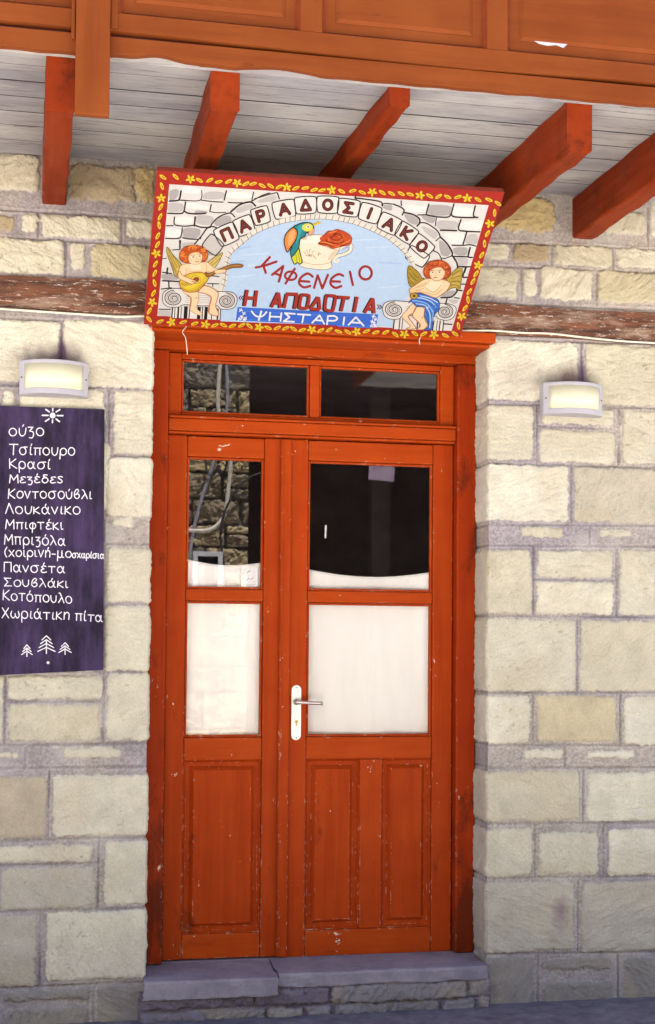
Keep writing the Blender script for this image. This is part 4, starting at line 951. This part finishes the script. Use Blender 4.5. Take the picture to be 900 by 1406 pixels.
build('arch_stones_painting',pt.m,sign_m,SB)
def caps(pt,ch,cx,cy,size,rot,wd,col,layer,wx=.8):
    g={'Π':[[(-.4,.5),(-.4,-.5),(.4,-.5),(.4,.5)]],'Α':[[(-.45,.5),(0,-.5),(.45,.5)],[(-.25,.15),(.25,.15)]],'Ρ':[[(-.3,.5),(-.3,-.5)],['s',(-.3,-.46),(.22,-.45),(.32,-.2),(.2,.05),(-.3,.06)]],'Δ':[[(0,-.5),(-.45,.45),(.45,.45),(0,-.5)]],
       'Ο':[['c',.4,.46]],'Σ':[[(.4,-.45),(-.38,-.45),(.05,0),(-.4,.46),(.42,.46)]],'Ι':[[(0,-.5),(0,.5)]],'Κ':[[(-.32,-.5),(-.32,.5)],[(.36,-.5),(-.3,.08),(.4,.5)]]}[ch]
    a=math.radians(-rot); ca,sa=math.cos(a),math.sin(a); T_=lambda p:(cx+(p[0]*wx*ca-p[1]*sa)*size,cy+(p[0]*wx*sa+p[1]*ca)*size)
    for s_ in g:
        if s_[0]=='c': pt.stroke([T_((s_[1]*math.cos(2*math.pi*i/16),s_[2]*math.sin(2*math.pi*i/16))) for i in range(16)],wd,col,layer,True,True,3)
        elif s_[0]=='s': pt.stroke([T_(p) for p in s_[1:]],wd,col,layer)
        else: pt.stroke([T_(p) for p in s_],wd,col,layer,False)
pt=Paint(onsign)
for ch,x,y,wd,ht,rot in ARCH:
    caps(pt,ch,x,y,14.2,rot if ch!='Ι' else -22,4.5,(.03,.008,.008),7,1.0); caps(pt,ch,x,y,14.2,rot if ch!='Ι' else -22,2.0,(.20,.028,.018),8,1.0)
tag(build('lettering',pt.m,sign_m,SB),'dark red capitals on the painted arch stones')
DR=(.36,.024,.018); pt=Paint(onsign)
for l,sm in (([(162,106),(192,100),(238,50)],0),([(274,74),(222,92),(200,98)],0),([(204,98),(216,134)],0),([(250,145),(310,98)],0),([(310,98),(286,182)],0),([(268,138),(297,150)],0),([(372,112),(322,192)],0),
  ([(468,155),(440,138),(405,160),(395,190),(420,212),(455,205)],1),([(400,178),(450,182)],0),([(475,215),(495,148)],0),([(495,148),(520,218)],0),([(520,218),(550,145)],0),([(632,150),(605,142),(570,165),(565,195),(590,215),(622,205)],1),([(570,180),(615,182)],0),([(668,128),(684,200)],0)): pt.stroke(mp_(C7,l),3.3,DR,4,bool(sm))
pt.stroke([C7((350+30*math.cos(2*math.pi*i/16)-6*math.sin(2*math.pi*i/16),150+22*math.sin(2*math.pi*i/16)+5*math.cos(2*math.pi*i/16))) for i in range(16)],3.1,DR,4.5,True,True,3)
pt.stroke([C7((752+33*math.cos(2*math.pi*i/16),135+35*math.sin(2*math.pi*i/16))) for i in range(16)],3.4,DR,4,True,True,3)
tag(build('lettering',pt.m,sign_m,SB),'dark red brush lettering curving under the cup')
pt=Paint(onsign)
big=[[(118,225),(103,312)],[(168,228),(158,315)],[(112,268),(162,270)],[(285,240),(248,318)],[(285,240),(296,322)],[(264,294),(291,296)],[(315,322),(332,246)],[(330,247),(390,249)],[(385,250),(372,328)],[(500,264),(457,328),(508,331),(500,264)],[(605,264),(668,268)],[(638,268),(622,340)],[(708,262),(692,345)],[(792,270),(748,348)],[(792,270),(799,352)],[(765,326),(796,329)]]
rnd=[[(415,252),(444,254),(450,264),(441,316),(432,324),(404,322),(398,312),(407,262)],[(550,256),(584,258),(592,268),(580,330),(570,338),(542,334),(535,324),(542,264)]]
for dx,dy,col,ly,wd in ((-6.5,1.5,(.02,.008,.008),4,5.0),(0,0,(.40,.035,.022),5,4.2)):
    for l in big: pt.stroke([C7((x+dx,y+dy)) for x,y in l],wd,col,ly,False,cap=False)
    for l in rnd: pt.stroke([C7((x+dx,y+dy)) for x,y in l],wd*.95,col,ly,True,True,3)
for l in ([(82,258),(72,268),(80,278)],[(94,258),(84,268),(92,278)],[(816,306),(826,317),(814,328)],[(828,307),(839,318),(827,329)]): pt.stroke(mp_(C7,l),1.3,(.16,.02,.06),5,False)
tag(build('lettering',pt.m,sign_m,SB),'bold red block letters with black edges in guillemets')
pt=Paint(onsign); pt.fill(mp_(C7,[(65,318),(820,358),(808,428),(55,390)]),(.045,.15,.66),4,False)
for x0,x1,y in ((90,300,340),(330,560,352),(600,790,420),(120,260,385)): pt.stroke(mp_(C7,[(x0,y),(x1,y+(x1-x0)*.05)]),1.6,(.07,.22,.76),4.6,False,taper=True)
rb=random.Random(1)
for x,y in ((82,336),(98,352),(84,372),(106,378),(74,384),(98,388),(795,368),(806,384),(788,396),(800,408),(786,418),(803,420)):
    for i in range(4): a=i*1.6+rb.random(); px_=C7((x+6*math.cos(a),y+6*math.sin(a))); pt.ell(px_[0],px_[1],1.5,.8,(.85,.85,.9),5,a,8)
build('blue_band',pt.m,sign_m,SB)
pt=Paint(onsign)
for l,sm in (([(140,340),(158,362),(182,370),(204,362),(220,344)],1),([(192,340),(178,388)],0),([(240,347),(235,390)],0),([(300,350),(295,393)],0),([(238,368),(298,371)],0),([(372,354),(318,350),(344,372),(312,394),(368,397)],0),([(388,356),(455,360)],0),([(420,358),(412,400)],0),([(505,362),(465,402)],0),([(505,362),(530,408)],0),([(484,388),(522,391)],0),([(550,366),(545,410)],0),([(550,366),(585,366),(600,379),(585,391),(548,390)],1),([(638,372),(632,413)],0),([(700,372),(660,414)],0),([(700,372),(742,418)],0),([(678,400),(728,403)],0)):
    pt.stroke(mp_(C7,l),2.2,(.88,.88,.90),6,bool(sm))
tag(build('lettering',pt.m,sign_m,SB),'white capitals on the blue band')

# ionic capitals
CAPC=(.80,.765,.74)
def spiral(pt,f,cx,cy,rx,ry,turns,dirn,a0,wd,layer,r1=.12):
    pts=[]
    N=int(turns*16)
    for i in range(N+1):
        t=i/N; r_=1-(1-r1)*t; a=a0+dirn*2*math.pi*turns*t; pts.append(f((cx+rx*r_*math.cos(a),cy+ry*r_*math.sin(a))))
    pt.stroke(pts,wd,BLK,layer,True,False,2)
def capital(f,body,shaft,fl,v1,v2,lab):
    pt=Paint(onsign); pt.fill(mp_(f,shaft),CAPC,6.2,False)
    for (a,b,wd) in fl: pt.stroke(mp_(f,[a,b]),wd,BLK,7,False,cap=False)
    pt.fill(mp_(f,body),CAPC,7.6); pt.stroke(mp_(f,body),.9,BLK,8.4,True,True)
    for v,dn,a0 in ((v1,1,-math.pi*.5),(v2,-1,-math.pi*.5)):
        cx,cy,rx,ry=v; spiral(pt,f,cx,cy,rx,ry,2.4,-dn,a0,1.25,8.8)
        spiral(pt,f,cx,cy,rx*.82,ry*.82,1.9,-dn,a0+.2,.6,9.2)
    for i in range(5): x0=v1[0]+v1[2]+15; x1=v2[0]-v2[2]-15; yy=v1[1]-30+i*16; pt.stroke(mp_(f,[(x0,yy),((x0+x1)/2,yy+6),(x1,yy+4)]),.45,(.35,.28,.27),8.8)
    tag(build('painted_capital',pt.m,sign_m,SB),lab)
capital(C1,[(150,520),(160,460),(215,425),(330,425),(500,445),(640,448),(760,455),(808,505),(790,580),(730,605),(660,600),(630,572),(500,575),(345,565),(290,585),(210,585),(165,560)],[(228,580),(668,600),(660,700),(222,680)],
  [((240,585),(232,680),1.8),((262,585),(256,682),1.0),((292,585),(286,684),2.4),((318,585),(312,684),1.0),((358,580),(352,688),5.0),((392,585),(384,688),1.2),((475,585),(468,692),4.6),((505,585),(500,694),1.4),((538,585),(530,694),4.2),((585,595),(582,696),1.2),((640,600),(634,698),2.2),((664,600),(658,700),1.2)],(250,508,86,72),(712,530,82,70),None)
capital(C2,[(35,530),(62,482),(130,466),(300,476),(480,490),(600,490),(672,515),(684,560),(650,620),(590,638),(520,620),(490,600),(230,598),(180,625),(110,628),(55,600)],[(133,622),(580,635),(568,732),(122,716)],
  [((140,625),(130,716),1.8),((190,620),(180,718),1.4),((215,610),(205,718),1.0),((345,625),(340,722),1.8),((365,640),(358,722),1.0),((490,640),(476,728),1.6),((520,640),(508,730),1.0),((545,640),(534,730),1.6),((575,640),(566,732),1.4)],(140,545,88,70),(585,562,78,66),None)

SK,SK2,OUT=(.88,.66,.42),(.78,.48,.25),(.42,.13,.03)
def fillo(pt,f,l,c,ly,oc=OUT,ow=.8,sm=True):
    q=mp_(f,l); pt.fill(q,c,ly,sm); pt.stroke(q,ow,oc,ly+.6,sm,True)
def curls(pt,f,cx,cy,rx,ry,n,cols,ly,seed,inner=.35):
    r_=random.Random(seed)
    for i in range(n):
        a=r_.uniform(0,6.28); d=math.sqrt(r_.uniform(inner**2,1)); x,y=cx+rx*d*math.cos(a),cy+ry*d*math.sin(a); r0=r_.uniform(8,15); s0=r_.uniform(0,6)
        pt.stroke([f((x+r0*math.cos(s0+t),y+r0*math.sin(s0+t))) for t in (0,.8,1.6,2.6,3.4)],1.1,r_.choice(cols),ly)
pt=Paint(onsign); f=C1
fillo(pt,f,[(190,55),(215,80),(240,120),(280,165),(320,215),(310,270),(290,320),(255,300),(238,245),(208,165),(188,95)],(.60,.43,.08),9,(.10,.06,.02))
fillo(pt,f,[(550,195),(600,150),(655,118),(682,105),(665,150),(630,215),(600,240),(560,225)],(.66,.50,.14),9,(.16,.09,.02))
for l in ([(200,75),(235,150),(280,240)],[(205,120),(240,200),(270,270)],[(225,190),(255,260),(280,305)],[(240,130),(290,200),(305,240)],[(570,205),(620,160),(665,125)],[(580,220),(625,185),(655,150)]): pt.stroke(mp_(f,l),.8,(.28,.15,.03),10.4)
for l in ([(215,110),(250,185),(290,265)],[(600,185),(650,140)]): pt.stroke(mp_(f,l),.9,(.80,.66,.25),10.2)
fillo(pt,f,[(330,442),(400,452),(462,455),(466,520),(450,590),(480,625),(500,642),(482,656),(430,636),(392,602),(400,550),(402,510),(370,480)],SK,10,OUT,1.0)
fillo(pt,f,[(470,450),(515,398),(580,412),(640,458),(632,520),(620,575),(645,640),(622,664),(560,636),(560,590),(582,505),(540,470)],SK,10.4,OUT,1.0)
pt.stroke(mp_(f,[(372,478),(402,508),(398,560),(390,600)]),1.7,(.62,.20,.05),11.4); pt.stroke(mp_(f,[(560,480),(580,505),(566,570),(558,632)]),1.7,(.62,.20,.05),11.4); pt.stroke(mp_(f,[(440,505),(460,500)]),.7,OUT,11.6)
fillo(pt,f,[(322,215),(400,196),(490,190),(545,190),(600,235),(660,252),(712,250),(702,275),(620,290),(545,268),(532,300),(440,330),(345,320),(290,322),(285,290),(300,250)],SK,11.4)
pt.stroke(mp_(f,[(360,240),(365,270),(350,295)]),1.0,SK2,12.4); pt.stroke(mp_(f,[(530,200),(540,240),(532,290)]),1.2,SK2,12.4); pt.stroke(mp_(f,[(380,275),(430,268),(500,272)]),.9,SK2,12.4); pt.fill(mp_(f,[(400,215),(470,210),(490,250),(410,255)]),(.94,.76,.54),12.2)
fillo(pt,f,[(300,365),(318,335),(360,300),(420,280),(500,278),(540,302),(562,312),(545,350),(510,395),(460,440),(385,452),(320,425)],(.70,.50,.035),12.8,(.38,.12,.02),1.1)
pt.fill(mp_(f,[(330,380),(380,330),(440,300),(510,300),(490,360),(430,410),(360,420)]),(.80,.62,.06),13.6)
pt.stroke(mp_(f,[(310,410),(385,440),(455,425),(520,370)]),1.5,(.60,.30,.03),14); pt.ell(*f((446,340)),4.8,3.6,(.30,.07,.02),14.2,-.3,14)
pt.stroke([f((446+44*math.cos(a*.42),340+34*math.sin(a*.42))) for a in range(15)],.6,(.35,.14,.02),14.2,True,True)
for k_ in range(4): pt.stroke(mp_(f,[(318+k_*18,372-k_*4),(352+k_*18,398-k_*4)]),.9,(.22,.07,.02),14.4,False)
fillo(pt,f,[(528,275),(560,285),(625,258),(740,213),(820,202),(860,213),(846,232),(755,240),(640,278),(560,318),(530,300)],(.33,.13,.03),14.4,(.12,.04,.015),.8)
pt.stroke(mp_(f,[(560,295),(640,262),(745,224),(830,215)]),.8,(.55,.28,.08),15.4)
fillo(pt,f,[(288,290),(300,262),(325,300),(395,332),(440,350),(447,362),(430,374),(395,376),(325,345),(292,325)],SK,15,OUT,.8)
for dx in (0,12,24): pt.stroke(mp_(f,[(402+dx*.6,352+dx*.3),(440,356+dx*.6)]),.45,OUT,16,False)
fillo(pt,f,[(610,262),(660,250),(708,252),(704,274),(660,284),(625,288)],SK,15.8,OUT,.7)
fillo(pt,f,[(300,150),(305,100),(335,62),(390,42),(470,42),(525,72),(550,120),(540,165),(505,185),(440,190),(385,198),(330,185),(305,165)],(.52,.085,.012),13,(.25,.03,.01),.8)
fillo(pt,f,[(385,128),(400,104),(430,96),(470,92),(494,110),(500,145),(488,182),(455,206),(425,206),(392,186),(380,155)],SK,15,OUT,.7)
curls(pt,f,425,115,118,72,70,[(.75,.20,.03),(.62,.12,.02),(.35,.04,.01),(.82,.30,.06)],14.2,2,.62)
pt.stroke(mp_(f,[(392,112),(420,95),(470,94),(494,112)]),2.2,(.60,.12,.02),16)
for x,y in ((418,138),(476,130)):
    pt.ell(*f((x,y)),2.1,1.1,(.80,.78,.72),16,-.1,10); pt.ell(*f((x+3,y+1)),1.05,1.05,(.06,.06,.05),16.6,0,8); pt.stroke(mp_(f,[(x-18,y-10),(x,y-16),(x+18,y-12)]),.65,(.35,.14,.05),16.6)
pt.stroke(mp_(f,[(450,135),(455,158),(444,162)]),.6,SK2,16.4); pt.stroke(mp_(f,[(438,180),(455,184),(470,176)]),.95,(.55,.08,.05),16.6); pt.ell(*f((402,168)),1.5,1.2,(.90,.52,.36),16,0,8); pt.ell(*f((486,160)),1.1,1.1,(.90,.52,.36),16,0,8)
tag(build('painted_cherub',pt.m,sign_m,SB),'red haired cherub playing a yellow mandolin')
pt=Paint(onsign); f=C2
fillo(pt,f,[(275,155),(320,185),(360,225),(380,262),(400,272),(340,320),(300,342),(270,325),(256,250),(258,185)],(.42,.27,.035),9,(.08,.05,.015))
fillo(pt,f,[(600,270),(640,230),(700,175),(735,182),(736,240),(728,300),(715,372),(680,350),(645,355),(600,375),(615,320)],(.50,.36,.06),9,(.10,.06,.02))
for l in ([(272,180),(320,240),(360,265)],[(265,215),(310,265),(340,290)],[(262,255),(290,290),(315,320)],[(268,295),(290,320)],[(650,240),(700,205),(725,200)],[(640,270),(690,250),(725,245)],[(635,300),(690,290),(722,300)],[(630,330),(680,320),(715,350)]): pt.stroke(mp_(f,l),.9,(.16,.09,.02),10.4)
for l in ([(280,200),(330,250)],[(275,265),(310,300)],[(660,255),(715,225)],[(650,310),(705,320)]): pt.stroke(mp_(f,l),.9,(.75,.60,.15),10.2)
fillo(pt,f,[(300,490),(332,510),(312,565),(262,602),(300,660),(325,694),(320,712),(240,712),(282,690),(240,645),(206,600),(250,545)],SK,10,OUT,1.0)
fillo(pt,f,[(335,520),(400,528),(405,600),(412,640),(432,672),(402,716),(342,716),(372,682),(340,640),(302,602),(310,560)],SK,10.6,OUT,1.0)
pt.stroke(mp_(f,[(330,520),(310,566),(275,594)]),1.6,(.62,.20,.05),11.6); pt.stroke(mp_(f,[(405,540),(404,590),(380,620)]),1.4,(.70,.32,.10),11.6); pt.stroke(mp_(f,[(300,605),(345,650),(372,682)]),1.2,(.62,.20,.05),11.6)
fillo(pt,f,[(265,482),(292,450),(330,402),(400,405),(460,425),(510,445),(535,480),(532,540),(500,580),(478,625),(474,712),(440,722),(402,722),(440,690),(425,640),(402,585),(410,522),(335,512),(290,472)],(.045,.17,.62),12,(.02,.05,.20),1.0)
for l,c,wd in (([(310,440),(380,440),(460,470),(505,520)],(.55,.70,.92),1.4),([(300,462),(370,470),(440,500),(475,560)],(.30,.50,.88),1.3),([(370,420),(450,440),(520,480)],(.70,.82,.95),1.0),([(420,520),(450,570),(455,640),(450,700)],(.55,.70,.92),1.2),([(440,510),(480,560),(470,640)],(.30,.50,.88),1.2),([(330,490),(400,500),(440,530)],(.70,.82,.95),.9),([(425,560),(438,620),(448,680)],(.02,.08,.36),1.0),([(460,480),(510,530),(490,580)],(.02,.08,.36),1.0),([(345,455),(420,470),(470,510)],(.02,.08,.36),.9)): pt.stroke(mp_(f,l),wd,c,13)
fillo(pt,f,[(270,366),(330,320),(400,276),(460,266),(560,276),(612,292),(632,315),(605,368),(560,405),(505,436),(430,412),(352,386),(288,396)],SK,13.4,OUT,.9)
pt.fill(mp_(f,[(440,300),(540,295),(560,330),(490,385),(420,350)]),(.94,.76,.54),14.2)
for l in ([(275,385),(350,372),(430,396),(495,410),(560,362)],[(345,345),(420,318),(450,285)],[(410,345),(480,388),(540,340),(552,318)],[(330,368),(400,355)],[(280,368),(350,336),(420,300)]): pt.stroke(mp_(f,l),.8,(.66,.34,.12),14.6)
pt.ell(*f((312,420)),5.4,4.4,(.50,.33,.04),14.6,.3,14); pt.stroke([f((312+34*math.cos(a*.5),420+27*math.sin(a*.5))) for a in range(13)],.9,(.14,.07,.02),15.4,True,True); pt.ell(*f((314,420)),2.1,1.7,(.08,.03,.02),15.6,0,10)
fillo(pt,f,[(396,215),(405,170),(435,130),(490,108),(550,106),(605,132),(634,175),(634,225),(612,260),(575,272),(530,250),(460,262),(415,255)],(.48,.075,.015),14.2,(.22,.03,.01),.8)
fillo(pt,f,[(450,205),(466,178),(500,166),(545,162),(578,184),(584,225),(566,262),(535,282),(500,286),(468,266),(452,240)],SK,16,OUT,.7)
curls(pt,f,518,188,112,72,70,[(.72,.17,.03),(.60,.10,.02),(.32,.035,.01),(.80,.26,.06)],15.2,6,.66)
pt.stroke(mp_(f,[(455,190),(490,168),(545,160),(580,190)]),2.2,(.56,.10,.02),17)
for x,y in ((476,210),(536,207)):
    pt.ell(*f((x,y)),2.0,1.05,(.80,.78,.72),17,0,10); pt.ell(*f((x+1,y+1)),1.0,1.0,(.06,.06,.05),17.6,0,8); pt.stroke(mp_(f,[(x-18,y-10),(x,y-15),(x+18,y-11)]),.65,(.35,.14,.05),17.6)
pt.stroke(mp_(f,[(502,212),(498,238),(510,242)]),.6,SK2,17.4); pt.stroke(mp_(f,[(484,258),(500,255),(518,257)]),1.0,(.55,.08,.05),17.6); pt.ell(*f((466,240)),1.2,1.1,(.90,.52,.36),17,0,8); pt.ell(*f((560,236)),1.4,1.1,(.90,.52,.36),17,0,8)
tag(build('painted_cherub',pt.m,sign_m,SB),'red haired cherub with a blue draped cloth')

# cup, rose and parrot
pt=Paint(onsign); f=C3; CUP=(.88,.80,.64); CO=(.30,.17,.08)
pt.stroke(mp_(f,[(618,330),(690,288),(725,305),(712,350),(660,378),(600,395),(568,425),(590,445),(612,432)]),3.6,CUP,5); pt.stroke(mp_(f,[(640,340),(690,312),(700,322),(690,348),(640,370),(590,380)]),.6,CO,5.8); pt.stroke(mp_(f,[(690,272),(735,292),(732,345),(690,382),(612,408)]),.6,CO,5.8)
fillo(pt,f,[(262,262),(300,232),(360,210),(460,206),(560,240),(625,300),(612,345),(575,400),(545,440),(552,490),(500,512),(400,508),(310,494),(266,472),(296,448),(282,400),(268,330)],CUP,6,CO,.6)
pt.fill(mp_(f,[(270,262),(330,226),(430,212),(460,250),(440,285),(350,280)]),(.93,.87,.76),6.8); pt.stroke(mp_(f,[(268,264),(350,278),(430,288),(540,326),(618,345)]),.6,(.55,.33,.14),7)
pt.stroke(mp_(f,[(300,448),(380,466),(470,466),(545,448)]),.8,(.62,.42,.2),7); pt.fill(mp_(f,[(560,350),(600,345),(570,395),(530,430),(520,410)]),(.76,.62,.44),6.8)
for a,b in (((305,355),(322,372)),((330,340),(335,362)),((360,332),(355,360)),((395,345),(378,362)),((320,385),(345,388)),((350,380),(372,402)),((385,385),(410,415)),((425,375),(455,372)),((440,360),(432,388)),((345,395),(380,378)),((340,372),(375,390))): pt.stroke(mp_(f,[a,b]),.75,(.48,.22,.07),7.4,False)
tag(build('painted_cup',pt.m,sign_m,SB),'cream painted cup with small brown flowers')
pt=Paint(onsign)
fillo(pt,f,[(430,282),(455,258),(448,235),(485,205),(520,172),(560,170),(600,156),(650,170),(685,188),(722,218),(728,255),(705,295),(650,305),(610,315),(560,326),(510,305),(460,295)],(.58,.075,.015),8,(.30,.02,.01),.7)
rr=random.Random(9)
for i in range(34):
    a=rr.uniform(0,6.28); d=rr.uniform(.15,.95); x,y=590+118*d*math.cos(a),240+66*d*math.sin(a); r0=rr.uniform(14,34)
    pt.stroke([f((x+r0*math.cos(a+t),y+r0*.6*math.sin(a+t))) for t in (-1.1,-.4,.4,1.1)],rr.uniform(.9,1.7),rr.choice([(.80,.20,.04),(.36,.03,.01),(.72,.12,.02),(.28,.02,.01)]),9,taper=True)
for l in ([(440,280),(500,285),(560,310)],[(500,250),(540,275),(600,280),(660,262)],[(540,215),(560,245),(610,250),(640,225)],[(570,200),(600,190),(640,205)]): pt.stroke(mp_(f,l),1.2,(.26,.02,.01),9.8)
for l in ([(450,268),(510,275),(560,295)],[(520,190),(560,180),(600,170)],[(650,280),(695,265),(715,240)]): pt.stroke(mp_(f,l),1.3,(.85,.30,.08),9.8,taper=True)
build('painted_rose',pt.m,sign_m,SB)
pt=Paint(onsign); PB=(.012,.014,.018)
fillo(pt,f,[(195,390),(215,380),(255,325),(272,368),(288,440),(268,462),(248,448),(226,464),(208,440)],(.68,.66,.04),9,PB,1.2)
pt.stroke(mp_(f,[(235,380),(242,440)]),.9,(.30,.34,.03),10); pt.stroke(mp_(f,[(258,370),(268,440)]),.9,(.30,.34,.03),10)
fillo(pt,f,[(210,148),(245,115),(295,98),(350,96),(384,115),(392,145),(375,172),(330,182),(312,215),(272,245),(258,320),(200,396),(186,345),(200,300)],(.02,.24,.27),10,PB,1.2)
pt.fill(mp_(f,[(255,130),(300,112),(290,170),(262,230),(235,290),(250,200)]),(.05,.36,.38),10.8)
fillo(pt,f,[(205,142),(238,158),(247,200),(225,262),(185,318),(158,356),(140,310),(131,255),(152,190)],(.82,.26,.06),11.4,PB,1.3)
pt.fill(mp_(f,[(200,165),(225,180),(215,240),(175,300),(165,260),(175,200)]),(.88,.42,.16),12.2)
fillo(pt,f,[(374,152),(394,150),(395,172),(380,196),(355,206),(346,190),(352,176)],(.84,.40,.24),11,(.35,.08,.04),.6)
pt.ell(*f((336,138)),7.6,5.6,(.74,.70,.08),11.6,0,18); pt.ell(*f((340,132)),2.7,2.5,(.86,.86,.80),12.4,0,12); pt.ell(*f((342,132)),1.2,1.2,PB,13,0,8)
pt.fill(mp_(f,[(384,108),(412,92),(440,74),(432,92),(464,94),(430,112),(398,122)]),(.74,.55,.05),11.4); pt.stroke(mp_(f,[(390,114),(440,90)]),.6,(.40,.25,.02),12)
pt.stroke(mp_(f,[(322,178),(345,190)]),1.6,PB,11.4,False)
for x in (300,318): pt.stroke(mp_(f,[(x,222),(x+8,236),(x-4,244)]),.8,(.45,.22,.06),12)
tag(build('painted_parrot',pt.m,sign_m,SB),'teal parrot with an orange wing perched on the cup')
